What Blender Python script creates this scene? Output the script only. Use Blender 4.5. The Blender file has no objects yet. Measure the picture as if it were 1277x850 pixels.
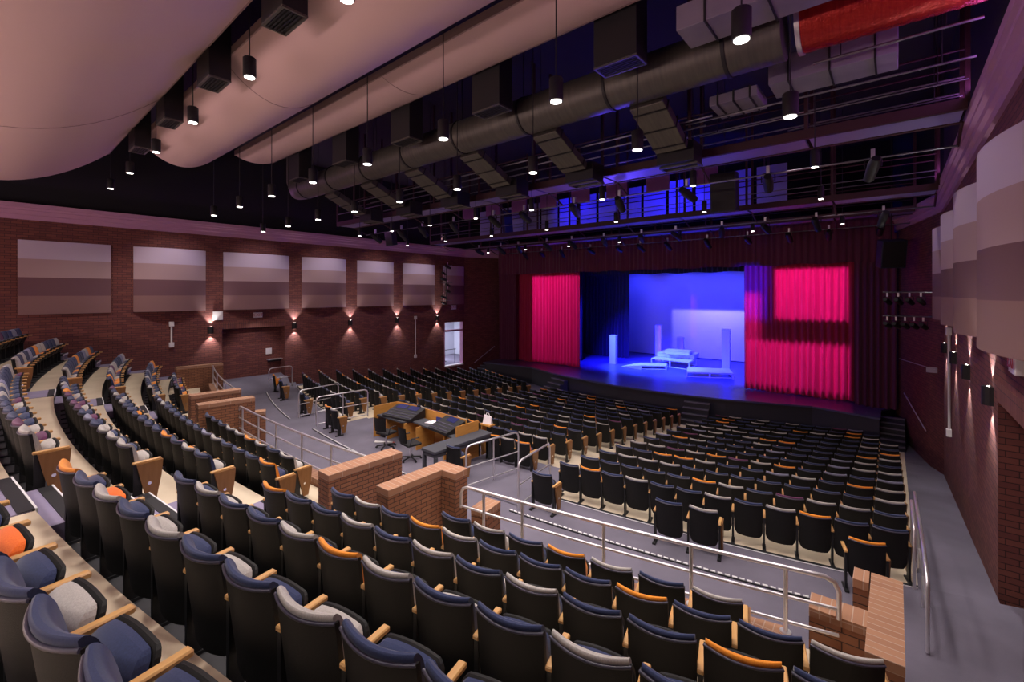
import bpy, bmesh, math, random
from mathutils import Vector, Matrix
random.seed(7)
S = bpy.context.scene
COL = S.collection
# ------------------------------------------------------------------ camera
PX, CX, HY = 563.0, 638.0, 366.0
YAW = math.atan(477.0/563.0)
EYE = 4.88                                   # metres above the cross aisle (z = 0)
cam = bpy.data.cameras.new('camera'); camo = bpy.data.objects.new('camera', cam); COL.objects.link(camo)
cam.sensor_fit = 'HORIZONTAL'; cam.sensor_width = 36; cam.lens = 36*PX/1277
cam.shift_y = -(425-HY)/1277.0
cam.clip_start = .05; cam.clip_end = 200
camo.location = (0, 0, EYE); camo.rotation_euler = (math.pi/2, 0, YAW)
S.camera = camo
# ------------------------------------------------------------------ world and exposure
w = bpy.data.worlds.new('world'); S.world = w; w.use_nodes = True
w.node_tree.nodes['Background'].inputs[0].default_value = (.5, .4, .6, 1)
w.node_tree.nodes['Background'].inputs[1].default_value = .01
S.view_settings.view_transform = 'Standard'; S.view_settings.look = 'None'
S.view_settings.gamma = 1; S.view_settings.use_curve_mapping = False
S.view_settings.exposure = 0
try:
    S.cycles.use_denoising = True; S.cycles.max_bounces = 6; S.cycles.diffuse_bounces = 3
    S.cycles.glossy_bounces = 2; S.cycles.sample_clamp_indirect = 4; S.cycles.use_light_tree = True
except Exception: pass
FD = Vector((-math.sin(YAW), math.cos(YAW))); RD = Vector((math.cos(YAW), math.sin(YAW)))
def ray(u): return FD + RD*((u-CX)/PX)
def at(u, v, z):
    "point at world height z seen at pixel u, v"
    d = PX*(EYE-z)/(v-HY); p = ray(u)*d
    return Vector((p.x, p.y, z))
def aty(u, v, Y):
    r = ray(u); d = Y/r.y
    return Vector((r.x*d, Y, EYE - (v-HY)/PX*d))
def atx(u, v, X):
    r = ray(u); d = X/r.x
    return Vector((X, r.y*d, EYE - (v-HY)/PX*d))
# ------------------------------------------------------------------ lights
def aim(o, tgt):
    o.rotation_euler = (Vector(tgt)-o.location).to_track_quat('-Z', 'Y').to_euler()
def area(name, loc, tgt, sx, sy, col, e, spread=math.pi):
    l = bpy.data.lights.new(name, 'AREA'); l.shape = 'RECTANGLE'; l.size = sx; l.size_y = sy
    l.color = col; l.energy = e; l.spread = spread
    o = bpy.data.objects.new(name, l); COL.objects.link(o); o.location = loc; aim(o, tgt); return o
def spot(name, loc, tgt, deg, col, e, blend=.6, r=.05, parent=None):
    l = bpy.data.lights.new(name, 'SPOT'); l.spot_size = math.radians(deg); l.spot_blend = blend
    l.color = col; l.energy = e; l.shadow_soft_size = r
    o = bpy.data.objects.new(name, l); COL.objects.link(o); o.location = loc; aim(o, tgt); return o
def shuttered(name, loc, tgt, hw, hh, col, e, soft=.02):
    "a profile spot whose four shutters cut a rectangle hw x hh metres (half sizes) at the target"
    d = (Vector(tgt)-Vector(loc)).length
    o = spot(name, loc, tgt, 2*math.degrees(math.atan(1.5*math.hypot(hw, hh)/d)), col, e, .1, .03)
    l = o.data; l.use_nodes = True; nt = l.node_tree; em = nt.nodes['Emission']
    tc = nt.nodes.new('ShaderNodeTexCoord'); sp = nt.nodes.new('ShaderNodeSeparateXYZ')
    nt.links.new(tc.outputs['Normal'], sp.inputs[0])
    def m(op, a, b=None, c=None):
        n = nt.nodes.new('ShaderNodeMath'); n.operation = op
        for i, x in enumerate((a, b, c)):
            if x is None: continue
            if isinstance(x, (int, float)): n.inputs[i].default_value = x
            else: nt.links.new(x, n.inputs[i])
        return n.outputs[0]
    az = m('ABSOLUTE', sp.outputs[2])
    tot = None
    for ax, h in ((0, hw/d), (1, hh/d)):
        q = m('DIVIDE', m('ABSOLUTE', sp.outputs[ax]), az)
        n = nt.nodes.new('ShaderNodeMapRange'); n.interpolation_type = 'SMOOTHSTEP'
        nt.links.new(q, n.inputs['Value'])
        n.inputs['From Min'].default_value = h-soft; n.inputs['From Max'].default_value = h+soft
        n.inputs['To Min'].default_value = 1; n.inputs['To Max'].default_value = 0
        tot = n.outputs[0] if tot is None else m('MULTIPLY', tot, n.outputs[0])
    nt.links.new(tot, em.inputs['Strength'])
    return o
def profile(name, loc, a, b, col, e, soft=.006):
    "a profile spot facing straight upstage; its four shutters frame the upright rectangle between corners a and b"
    d = a.y-loc[1]; m_ = max(abs(p.x-loc[0]) for p in (a, b)), max(abs(p.z-loc[2]) for p in (a, b))
    o = spot(name, loc, (loc[0], loc[1]+1, loc[2]), min(170, 2.2*math.degrees(math.atan(math.hypot(*m_)/d))), col, e, .05, .03)
    l = o.data; l.use_nodes = True; nt = l.node_tree; em = nt.nodes['Emission']
    tc = nt.nodes.new('ShaderNodeTexCoord'); sp = nt.nodes.new('ShaderNodeSeparateXYZ'); nt.links.new(tc.outputs['Normal'], sp.inputs[0])
    def m(op, p, q=None):
        n = nt.nodes.new('ShaderNodeMath'); n.operation = op
        for i_, x in enumerate((p, q)):
            if x is None: continue
            if isinstance(x, (int, float)): n.inputs[i_].default_value = x
            else: nt.links.new(x, n.inputs[i_])
        return n.outputs[0]
    az = m('ABSOLUTE', sp.outputs[2]); tot = None
    for ax, p, q, c in ((0, a.x, b.x, loc[0]), (1, a.z, b.z, loc[2])):
        p, q = sorted(((p-c)/d, (q-c)/d)); v = m('DIVIDE', sp.outputs[ax], az)
        v = m('ABSOLUTE', m('SUBTRACT', v, SGN*(p+q)/2)); h = (q-p)/2
        n = nt.nodes.new('ShaderNodeMapRange'); n.interpolation_type = 'SMOOTHSTEP'; nt.links.new(v, n.inputs['Value'])
        n.inputs['From Min'].default_value = h-soft; n.inputs['From Max'].default_value = h+soft
        n.inputs['To Min'].default_value = 1; n.inputs['To Max'].default_value = 0
        tot = n.outputs[0] if tot is None else m('MULTIPLY', tot, n.outputs[0])
    nt.links.new(tot, em.inputs['Strength']); return o
SGN = 1
XR, XL = 1.29, -25.3                        # side walls
STG = -.34                                  # stage floor
PINK = (1, .42, .5); PURP = (.72, .25, 1); BLUE = (.012, .01, 1)
# light coves above the two side cornices, an added unseen rear fill that brightens the ceiling clouds
area('cove light left', (XL+.2, 9, 8.6), (XL+5, 9, 11), 26, .2, (.75, .2, .9), 110)
area('cove light right', (XR-.2, 11, 8.6), (XR-5, 11, 11), 24, .2, (.7, .2, .95), 110)
area('cloud fill rear', (-11, -7.4, 5.2), (-10, 2.5, 9.6), 22, .5, (1, .7, .68), 1000)
# wall washers hung off the side ends of the ceiling clouds
for y in (5.7, 9.4, 13.0, 16.4, 19.8): spot('wall washer', (XL+3.56, y, 9.2), (XL, y, 4.6), 62, (1, .86, .88), 420, .9, .06)
for y in (9.4, 13.0, 16.4, 19.8): spot('wall washer', (XR-3.56, y, 9.2), (XR, y, 4.6), 62, (1, .8, .86), 150, .9, .06)
spot('recess lamp', (XL+1.3, 9.2, 3.85), (XL-.45, 9.3, 1.3), 80, (1, .9, .92), 75, .8, .05)
# stage washes
for k, (x, t) in enumerate(((-18, -15), (-14, -13), (-10, -11), (-6.5, -9))):
    spot('blue stage wash', (x, 28.8, 7.0), (t, 31.5, STG), 75, BLUE, 14000, .8, .1)
for k, x in enumerate((-17, -13.5, -10.5, -7.5)):
    spot('blue cyc light', (x, 34.6, 7.2), (x, 37.5, 3.6), 100, (.03, .035, 1), 560, .8, .15)
profile('lavender cyc special', (-10.5, 34.9, 6.4), aty(838, 386, 37.5), aty(965, 456, 37.5), (.55, .46, 1), 1050, .07)
spot('pale set light', (-16.6, 28.4, 6.1), (-13.3, 30.1, .3), 62, (.3, .72, 1), 1500, .6, .05)
spot('pale set light', (-5.5, 24.9, 6.6), (-11.5, 30.5, .0), 24, (.25, .6, 1), 1500, .6, .05)
shuttered('stage apron wash', (-9.5, 21.6, 7.0), (-11.5, 26.4, STG), 5.5, 1.2, (.05, .04, 1), 2600, .12)
MAG = (.95, .06, .95)
profile('magenta curtain special', (-19.5, 21.5, 7.0), aty(664, 345, 27.4), aty(724, 456, 27.4), MAG, 1900, .02)
profile('magenta curtain special', (-3.5, 21.5, 7.0), aty(966, 337, 27.4), aty(1058, 403, 27.4), MAG, 2300, .02)
profile('magenta curtain special', (-4.2, 21.5, 7.0), aty(927, 427, 27.4), aty(1062, 500, 27.4), MAG, 3000, .035)
profile('magenta curtain special', (-6.2, 21.5, 7.0), aty(926, 368, 27.4), aty(949, 430, 27.4), MAG, 1700, .05)
profile('blue edge light', (-7, 23.5, 5.0), aty(927, 325, 27.4), aty(962, 400, 27.4), BLUE, 2600, .1)
spot('blue catwalk spill', (-14, 20.2, 9.8), (-13, 22, 9.6), 150, BLUE, 260, .5, .4)
spot('blue catwalk spill', (-8, 20.2, 9.8), (-8, 22, 9.6), 150, BLUE, 420, .5, .4)
spot('blue catwalk uplight', (-8, 15.8, 6.6), (-7, 13, 9), 120, (.1, .05, 1), 500, .8, .3)
# ------------------------------------------------------------------ mesh builder
class MB:
    def __init__(s): s.v = []; s.f = []; s.m = []; s.sm = []
    def add(s, vs, fs, mi=0, smooth=False, M=None):
        b = len(s.v)
        for p in vs:
            p = Vector(p)
            if M is not None: p = M @ p
            s.v.append(tuple(p))
        for f in fs: s.f.append(tuple(i+b for i in f)); s.m.append(mi); s.sm.append(smooth)
        return s
    def box(s, x0, x1, y0, y1, z0, z1, mi=0, M=None, bev=0):
        if bev:
            b = bev
            o = []
            for (z, k) in ((z0, b), (z0+b, 0), (z1-b, 0), (z1, b)):
                for (x, y) in ((x0+b, y0+k), (x1-b, y0+k), (x1-k, y0+b), (x1-k, y1-b), (x1-b, y1-k), (x0+b, y1-k), (x0+k, y1-b), (x0+k, y0+b)):
                    o.append((x, y, z))
            fs = [tuple(range(7, -1, -1)), tuple(range(24, 32))]
            for l in range(3):
                for i in range(8):
                    j = (i+1) % 8; fs.append((l*8+i, l*8+j, l*8+8+j, l*8+8+i))
            return s.add(o, fs, mi, False, M)
        vs = [(x, y, z) for z in (z0, z1) for x, y in ((x0, y0), (x1, y0), (x1, y1), (x0, y1))]
        return s.add(vs, [(3, 2, 1, 0), (4, 5, 6, 7), (0, 1, 5, 4), (1, 2, 6, 5), (2, 3, 7, 6), (3, 0, 4, 7)], mi, False, M)
    def prism(s, poly, z0, z1, mi=0, M=None, smooth=False):
        n = len(poly); vs = [(x, y, z0) for x, y in poly]+[(x, y, z1) for x, y in poly]
        fs = [tuple(range(n-1, -1, -1)), tuple(range(n, 2*n))]
        s.add(vs, fs, mi, False, M)
        return s.add(vs, [(i, (i+1) % n, n+(i+1) % n, n+i) for i in range(n)], mi, smooth, M)
    def tube(s, pts, r, n=8, mi=0, M=None, cap=True):
        pts = [Vector(p) for p in pts]; rings = []
        up = None
        for i, p in enumerate(pts):
            d = (pts[min(i+1, len(pts)-1)]-pts[max(i-1, 0)]).normalized()
            if up is None: up = Vector((0, 0, 1)) if abs(d.z) < .9 else Vector((1, 0, 0))
            a = d.cross(up).normalized(); b_ = a.cross(d).normalized(); up = b_
            rr = r[i] if isinstance(r, (list, tuple)) else r
            rings.append([p+a*math.cos(2*math.pi*k/n)*rr+b_*math.sin(2*math.pi*k/n)*rr for k in range(n)])
        vs = [q for g in rings for q in g]
        fs = [(i*n+k, i*n+(k+1) % n, (i+1)*n+(k+1) % n, (i+1)*n+k) for i in range(len(pts)-1) for k in range(n)]
        s.add(vs, fs, mi, True, M)
        if cap: s.add(vs, [tuple(range(n-1, -1, -1)), tuple((len(pts)-1)*n+k for k in range(n))], mi, False, M)
        return s
    def grid(s, rows, mi=0, M=None, smooth=True, closed=False):
        n = len(rows[0]); vs = [p for r in rows for p in r]; fs = []
        for i in range(len(rows)-1):
            for k in range(n if closed else n-1):
                fs.append((i*n+k, i*n+(k+1) % n, (i+1)*n+(k+1) % n, (i+1)*n+k))
        return s.add(vs, fs, mi, smooth, M)
    def mesh(s, name, mats):
        me = bpy.data.meshes.new(name); me.from_pydata(s.v, [], s.f)
        for m in (mats if isinstance(mats, (list, tuple)) else [mats]): me.materials.append(m)
        uv = me.uv_layers.new(name='uv')
        for p in me.polygons:
            p.material_index = s.m[p.index]; p.use_smooth = s.sm[p.index]
            n = p.normal
            if abs(n.z) > .7: fx = lambda c: (c.x, c.y)
            else:
                t = Vector((-n.y, n.x, 0)).normalized(); fx = lambda c, t=t: (c.dot(t), c.z)
            for li in p.loop_indices:
                uv.data[li].uv = fx(me.vertices[me.loops[li].vertex_index].co)
        me.update(); return me
    def obj(s, name, mats, parent=None, loc=None, rz=0):
        o = bpy.data.objects.new(name, s.mesh(name, mats)); COL.objects.link(o)
        if parent: o.parent = parent
        if loc is not None: o.location = loc; o.rotation_euler = (0, 0, rz)
        return o
def tag(o, label, cat, group=None):
    o['label'] = label; o['category'] = cat
    if group: o['group'] = group
    return o
def thing(name, label, cat, loc=(0, 0, 0), rz=0, group=None):
    o = bpy.data.objects.new(name, None); COL.objects.link(o); o.location = loc; o.rotation_euler = (0, 0, rz)
    o.empty_display_size = .1
    return tag(o, label, cat, group)
def struct(mb, name, mats):
    o = mb.obj(name, mats); o['kind'] = 'structure'; return o
# ------------------------------------------------------------------ materials
def mat(name, col, rough=.6, metal=0, bump=None, noise=None, emit=None, spec=.5, sheen=0):
    m = bpy.data.materials.new(name); m.use_nodes = True; nt = m.node_tree; b = nt.nodes['Principled BSDF']
    b.inputs['Base Color'].default_value = (*col, 1); b.inputs['Roughness'].default_value = rough
    b.inputs['Metallic'].default_value = metal; b.inputs['Specular IOR Level'].default_value = spec
    if sheen: b.inputs['Sheen Weight'].default_value = sheen
    if emit: b.inputs['Emission Color'].default_value = (*emit[0], 1); b.inputs['Emission Strength'].default_value = emit[1]
    tc = None
    if noise or bump:
        tc = nt.nodes.new('ShaderNodeTexCoord')
    if noise:   # (scale xyz, amount, second colour)
        mp = nt.nodes.new('ShaderNodeMapping'); nt.links.new(tc.outputs['Object'], mp.inputs[0]); mp.inputs['Scale'].default_value = noise[0]
        n = nt.nodes.new('ShaderNodeTexNoise'); nt.links.new(mp.outputs[0], n.inputs['Vector']); n.inputs['Scale'].default_value = 1; n.inputs['Detail'].default_value = 6
        r = nt.nodes.new('ShaderNodeValToRGB'); r.color_ramp.elements[0].position = .5-noise[1]; r.color_ramp.elements[1].position = .5+noise[1]
        r.color_ramp.elements[0].color = (*col, 1); r.color_ramp.elements[1].color = (*noise[2], 1)
        nt.links.new(n.outputs['Fac'], r.inputs[0]); nt.links.new(r.outputs[0], b.inputs['Base Color'])
    if bump:
        n = nt.nodes.new('ShaderNodeTexNoise'); nt.links.new(tc.outputs['Object'], n.inputs['Vector']); n.inputs['Scale'].default_value = bump[0]
        bp = nt.nodes.new('ShaderNodeBump'); bp.inputs['Strength'].default_value = bump[1]; bp.inputs['Distance'].default_value = .01
        nt.links.new(n.outputs['Fac'], bp.inputs['Height']); nt.links.new(bp.outputs[0], b.inputs['Normal'])
    return m
def brick(name, c1, c2, mortar, w=.305, h=.1016, off=.5):
    m = bpy.data.materials.new(name); m.use_nodes = True; nt = m.node_tree; b = nt.nodes['Principled BSDF']
    uv = nt.nodes.new('ShaderNodeUVMap'); uv.uv_map = 'uv'; mp = nt.nodes.new('ShaderNodeMapping'); mp.inputs['Location'].default_value = (.25 if w > .4 else 0, .25 if h > .4 else 0, 0)
    t = nt.nodes.new('ShaderNodeTexBrick'); nt.links.new(uv.outputs[0], mp.inputs[0]); nt.links.new(mp.outputs[0], t.inputs['Vector'])
    t.inputs['Color1'].default_value = (*c1, 1); t.inputs['Color2'].default_value = (*c2, 1); t.inputs['Mortar'].default_value = (*mortar, 1)
    t.inputs['Scale'].default_value = 1; t.inputs['Brick Width'].default_value = w; t.inputs['Row Height'].default_value = h
    t.inputs['Mortar Size'].default_value = .007; t.inputs['Mortar Smooth'].default_value = .2; t.offset = off
    nt.links.new(t.outputs['Color'], b.inputs['Base Color']); b.inputs['Roughness'].default_value = .85
    bp = nt.nodes.new('ShaderNodeBump'); bp.invert = True; bp.inputs['Strength'].default_value = .8; bp.inputs['Distance'].default_value = .012
    nt.links.new(t.outputs['Fac'], bp.inputs['Height']); nt.links.new(bp.outputs[0], b.inputs['Normal'])
    return m
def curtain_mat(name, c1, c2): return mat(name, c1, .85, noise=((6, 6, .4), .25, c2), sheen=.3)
M = {}
M['wall'] = brick('wall brick', (.2, .064, .05), (.135, .04, .036), (.045, .018, .018))
M['lowwall'] = brick('low wall brick', (.31, .13, .065), (.24, .095, .048), (.08, .04, .028))  # low wall bricks repeat the wall brick, warmer light put into the colour
M['smallbrick'] = brick('low wall small brick', (.31, .13, .065), (.24, .095, .048), (.08, .04, .028), .21, .07)
M['cap'] = brick('brick cap', (.4, .205, .12), (.33, .16, .095), (.48, .32, .24), .1, .5, 0)
M['cap_y'] = brick('brick cap crosswise', (.4, .205, .12), (.33, .16, .095), (.48, .32, .24), .5, .1, 0)
M['soldier'] = brick('soldier course', (.2, .07, .05), (.15, .05, .04), (.06, .03, .03), .1, .305, 0)
M['carpet'] = mat('grey carpet', (.11, .1, .135), .9, noise=((1.1, 1.1, 1), .3, (.175, .155, .21)), bump=(90, .4))
M['step'] = mat('purple carpet', (.22, .19, .3), .95, noise=((3, 3, 1), .3, (.28, .24, .36)))
M['tier'] = mat('sealed floor', (.6, .48, .34), .5, noise=((1.5, 1.5, 1), .3, (.78, .66, .5)), bump=(30, .15))
M['conc'] = mat('dark riser', (.05, .05, .055), .8)
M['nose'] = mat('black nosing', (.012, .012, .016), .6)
M['white'] = mat('white edge line', (.8, .78, .82), .5)
M['steel'] = mat('brushed steel', (.74, .71, .75), .34, .8)
M['painted'] = mat('pale painted metal', (.5, .46, .56), .4)
M['chrome'] = mat('chrome boss', (.8, .8, .82), .2, 1)
M['shell'] = mat('seat shell', (.011, .0105, .011), .6, bump=(260, .25), spec=.3)
M['rim'] = mat('seat rim', (.06, .055, .09), .35)  # purple-grey tint paints the highlight along the shell's top lip
M['leg'] = mat('black metal', (.012, .012, .014), .5)
M['wood'] = mat('armrest wood', (.55, .28, .09), .35, noise=((40, 3, 40), .25, (.68, .4, .16)))
M['panel'] = mat('end panel wood', (.2, .085, .025), .45, noise=((3, 25, 3), .3, (.28, .13, .045)))
FAB = {'navy': ((.013, .022, .075), (.024, .037, .115)), 'grey': ((.36, .33, .31), (.5, .46, .44)), 'gold': ((.75, .2, .01), (.85, .32, .02)),
       'purple': ((.1, .02, .08), (.14, .03, .1)), 'orange': ((.85, .12, .01), (.95, .2, .02)), 'lavender': ((.2, .2, .3), (.27, .27, .4))}
for k, (c1, c2) in FAB.items(): M['f_'+k] = mat(k+' fabric', c1, .9, noise=((160, 160, 30), .2, c2), sheen=.25)
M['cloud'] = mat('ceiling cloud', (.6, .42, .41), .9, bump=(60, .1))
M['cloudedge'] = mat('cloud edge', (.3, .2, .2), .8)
M['void'] = mat('black ceiling', (.006, .005, .008), .9)
M['duct'] = mat('galvanised duct', (.08, .075, .07), .5, .5, noise=((18, 1.5, 1.5), .3, (.13, .12, .1)))
M['dusty'] = mat('flat duct', (.2, .18, .24), .7, .2, noise=((2, 2, 2), .3, (.27, .24, .3)))
M['black'] = mat('black paint', (.009, .008, .01), .6)
M['redduct'] = mat('red duct', (.3, .008, .01), .25, .5, noise=((30, 3, 3), .3, (.5, .03, .02)), bump=(25, 1))
M['redsteel'] = mat('red primer steel', (.04, .008, .012), .6)
M['bluepanel'] = mat('catwalk deck', (.25, .2, .45), .5, .3)
M['pipe'] = mat('bare pipe', (.2, .19, .22), .35, .9)
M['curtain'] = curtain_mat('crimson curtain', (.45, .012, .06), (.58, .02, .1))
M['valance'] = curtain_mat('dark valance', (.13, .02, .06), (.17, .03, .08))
M['blackdrape'] = curtain_mat('black drape', (.02, .018, .03), (.03, .025, .04))
M['cyc'] = mat('cyclorama', (.75, .75, .8), .95)
M['stage'] = mat('stage deck', (.08, .08, .16), .32, noise=((1.5, 1.5, 1), .3, (.12, .12, .24)))
M['stagefront'] = mat('stage front', (.045, .045, .055), .7)
M['prop'] = mat('white scenery paint', (.8, .85, .85), .5)
M['lamp'] = mat('lamp glow', (1, 1, 1), .5, emit=((1, .93, .85), 14))
M['plastic'] = mat('white plastic', (.75, .72, .72), .5)
M['red'] = mat('red letters', (.5, .08, .08), .5)
M['speaker'] = mat('speaker cabinet', (.02, .025, .05), .6)
M['screen'] = mat('console screen', (.01, .01, .03), .2, emit=((.05, .05, .2), .5))
M['deskwood'] = mat('desk wood', (.55, .24, .05), .45, noise=((3, 3, 20), .3, (.68, .33, .08)))
M['table'] = mat('black table cloth', (.06, .06, .075), .85)
M['paper'] = mat('paper', (.85, .8, .85), .7)
M['cornice'] = mat('cornice plaster', (.5, .26, .4), .85)
for i, c in enumerate(((.54, .45, .57), (.42, .29, .3), (.17, .085, .1), (.26, .145, .14))):
    M['band%d' % i] = mat('acoustic fabric %d' % i, c, .95, bump=(150, .2))
# ------------------------------------------------------------------ geometry of the house
CU = Vector((-11.8, 49.2)); CO = Vector((-10.6, 51.2))
RU = [45.35, 46.15, 47.1, 48.03, 48.97, 49.9]
ZU = [.80, 1.10, 1.50, 1.90, 2.30, 2.72]
RC = 44.42                                   # front curb of the raised tiers
def pol(C, r, x):
    "point at radius r whose world x is given"
    dx = x-C.x; return Vector((x, C.y-math.sqrt(r*r-dx*dx)))
def arc(C, r, x0, x1, n=24): return [tuple(pol(C, r, x0+(x1-x0)*i/n)) for i in range(n+1)]
def sector(mb, C, r0, r1, x0, x1, z0, z1, mi_top=0, mi_side=1, n=28):
    A = arc(C, r0, x0, x1, n); B = arc(C, r1, x0, x1, n)
    for k in range(n):
        p = [A[k], A[k+1], B[k+1], B[k]]
        vs = [(*q, z1) for q in p]+[(*q, z0) for q in p]
        mb.add(vs, [(3, 2, 1, 0)] if r1 > r0 else [(0, 1, 2, 3)], mi_top)
        mb.add(vs, [(0, 1, 5, 4), (2, 3, 7, 6)], mi_side)
        if k == 0: mb.add(vs, [(3, 0, 4, 7)], mi_side)
        if k == n-1: mb.add(vs, [(1, 2, 6, 5)], mi_side)
    return mb
# floors
mb = MB(); mb.box(XL-1.2, XR+1.2, -8, 6.9, -.3, 0); struct(mb, 'floor', M['carpet'])
mb = MB()
sector(mb, CO, 45.9, 42.5, XL-.9, XR+.9, -.3, -.001, 0, 0, 40); struct(mb, 'floor', M['carpet'])
for i in range(14):
    z = -.05-.11*i; r = 42.4-.95*i+.16
    if i: r = 42.4-.95*i+.2
    else: r = 42.5
    mb = MB(); rn = 42.4-.95*(i+1)+.2
    if i > 1: sector(mb, CO, r, rn, -24.3, .3, -2, z, 0, 1, 30)
    else: sector(mb, CO, r, rn, -24.3, -15.9, -2, z, 0, 1, 10); sector(mb, CO, r, rn, -6.3, .3, -2, z, 0, 1, 10)
    struct(mb, 'floor', [M['tier'], M['conc']])
    if i < 2: mb = MB(); sector(mb, CO, r, rn, -15.9, -6.3, -2, z+(.045 if i == 0 else .1), 0, 1, 12); struct(mb, 'floor', [M['carpet'], M['conc']])
mb = MB(); sector(mb, CO, 42.56, 42.48, -6.3, .3, -.1, .008, 0, 0, 12); sector(mb, CO, 42.56, 42.48, -24.2, -16.0, -.1, .008, 0, 0, 12); struct(mb, 'trim_6', M['nose'])
mb = MB(); sector(mb, CO, 42.575, 42.56, -6.3, .3, -.1, .01, 0, 0, 12); sector(mb, CO, 42.575, 42.56, -24.2, -16.0, -.1, .01, 0, 0, 12); struct(mb, 'trim_6', M['white'])
mb = MB()
for x0, x1 in ((.3, XR), (XL, -24.3)):
    ys_ = 9.9 if x0 > 0 else 10.6
    pts = [(x0, ys_, -.004), (x1, ys_, -.004), (x1, 22.5, -1.46), (x0, 22.5, -1.46)]
    mb.add(pts+[(p[0], p[1], p[2]-.6) for p in pts], [(0, 1, 2, 3), (0, 4, 5, 1), (1, 5, 6, 2), (2, 6, 7, 3), (3, 7, 4, 0)])
struct(mb, 'floor', M['carpet'])
mb = MB(); mb.box(XL, XR, 20, 30, -1.8, -1.5); struct(mb, 'floor', M['carpet'])
# left and right entry landings in front of the recesses
mb = MB()
for (xa, xb) in ((XL-.5, -23.6),):
    vs = [(xa, 6.3, .55), (xa, 11, .55), (xb, 10.4, .01), (xb, 6.3, .01), (xa, 6.3, -.1), (xa, 11, -.1), (xb, 10.4, -.1), (xb, 6.3, -.1)]
    mb.add(vs, [(3, 2, 1, 0), (0, 1, 5, 4), (1, 2, 6, 5), (3, 0, 4, 7)])
struct(mb, 'floor', M['carpet'])
# raised tiers
for k in range(7):
    z = ZU[k] if k < 6 else 3.14
    rin = RU[k-1]+.15 if k else RC+.02
    rout = (RU[k]+.15) if k < 6 else 52.8
    mb = MB()
    if k == 0:
        for x0, x1 in ((-24.0, -17.2), (-14.2, -7.3), (-5.9, -.2)): sector(mb, CU, rin, rout+.3, x0, x1, -.2, z, 0, 1, 10)
    elif k == 1:
        for x0, x1 in ((XL, -17.2), (-16.1, -7.95), (-6.5, .1)): sector(mb, CU, rin, rout+.3, x0, x1, -.2, z, 0, 1, 12)
        sector(mb, CU, rin+.0, rout+.3, -17.2, -16.1, -.2, z-.003, 0, 1, 2); sector(mb, CU, rin+.0, rout+.3, -7.95, -6.5, -.2, z-.003, 0, 1, 2)
    else: sector(mb, CU, rin, rout+.3, XL, .1 if k < 4 else XR, -.2, z, 0, 1, 34)
    struct(mb, 'floor', [M['tier'], M['conc']])
# black strip added to paint the shade under the backs of each raised row
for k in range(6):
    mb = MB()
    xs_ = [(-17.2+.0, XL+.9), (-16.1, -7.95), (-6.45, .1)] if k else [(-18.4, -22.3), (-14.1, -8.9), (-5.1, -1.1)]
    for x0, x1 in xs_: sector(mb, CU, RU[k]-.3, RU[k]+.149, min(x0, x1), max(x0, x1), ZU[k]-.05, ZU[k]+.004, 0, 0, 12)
    struct(mb, 'shade_strip', M['nose'])
# aisle carpet, half steps and nosings
def aisle(xc, wd, side=False):
    for k in range(1, 6):
        r = RU[k-1]+.15; p = pol(CU, r, xc); t = math.asin((xc-CU.x)/r)
        Mx = Matrix.Translation((p.x, p.y, 0)) @ Matrix.Rotation(t, 4, 'Z')
        z = ZU[k]; zl = ZU[k-1]
        mb = MB()
        mb.box(-wd/2, wd/2, -.95, -.02, z-.05, z+.012, 0, Mx)                  # carpet on the tier
        mb.box(-wd/2, wd/2, 0, .34, zl, (z+zl)/2+.01, 0, Mx)                   # half step
        struct(mb, 'floor', M['step'])
        mb = MB()
        for (y, zz) in ((0, z+.012), (.34, (z+zl)/2+.01)):
            mb.box(-wd/2, wd/2, y-.12, y+.008, zz-.04, zz+.008, 0, Mx)
            mb.box(-wd/2, wd/2, y+.002, y+.02, zz-.045, zz+.012, 1, Mx)
        o = struct(mb, 'trim_1', [M['nose'], M['white']])
aisle(-7.2, 1.35); aisle(-16.7, 1.1); aisle(-24.85, .8)
# steps from the first tier down to the cross aisle between the low walls
for xc in (-6.75, -15.0):
    mb = MB(); mw = MB()
    for j in range(6):
        z = ZU[1]*(6-j)/7; r = RU[0]+.1-.3*j
        p = pol(CU, r, xc); t = math.asin((xc-CU.x)/r); Mx = Matrix.Translation((p.x, p.y, 0)) @ Matrix.Rotation(t, 4, 'Z')
        mb.box(-.6, .6, -.05, .3, -.1, z, 0, Mx); mw.box(-.6, .6, .27, .31, z-.03, z+.006, 0, Mx)
    struct(mb, 'floor', M['step']); struct(mw, 'trim_2', M['white'])
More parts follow.
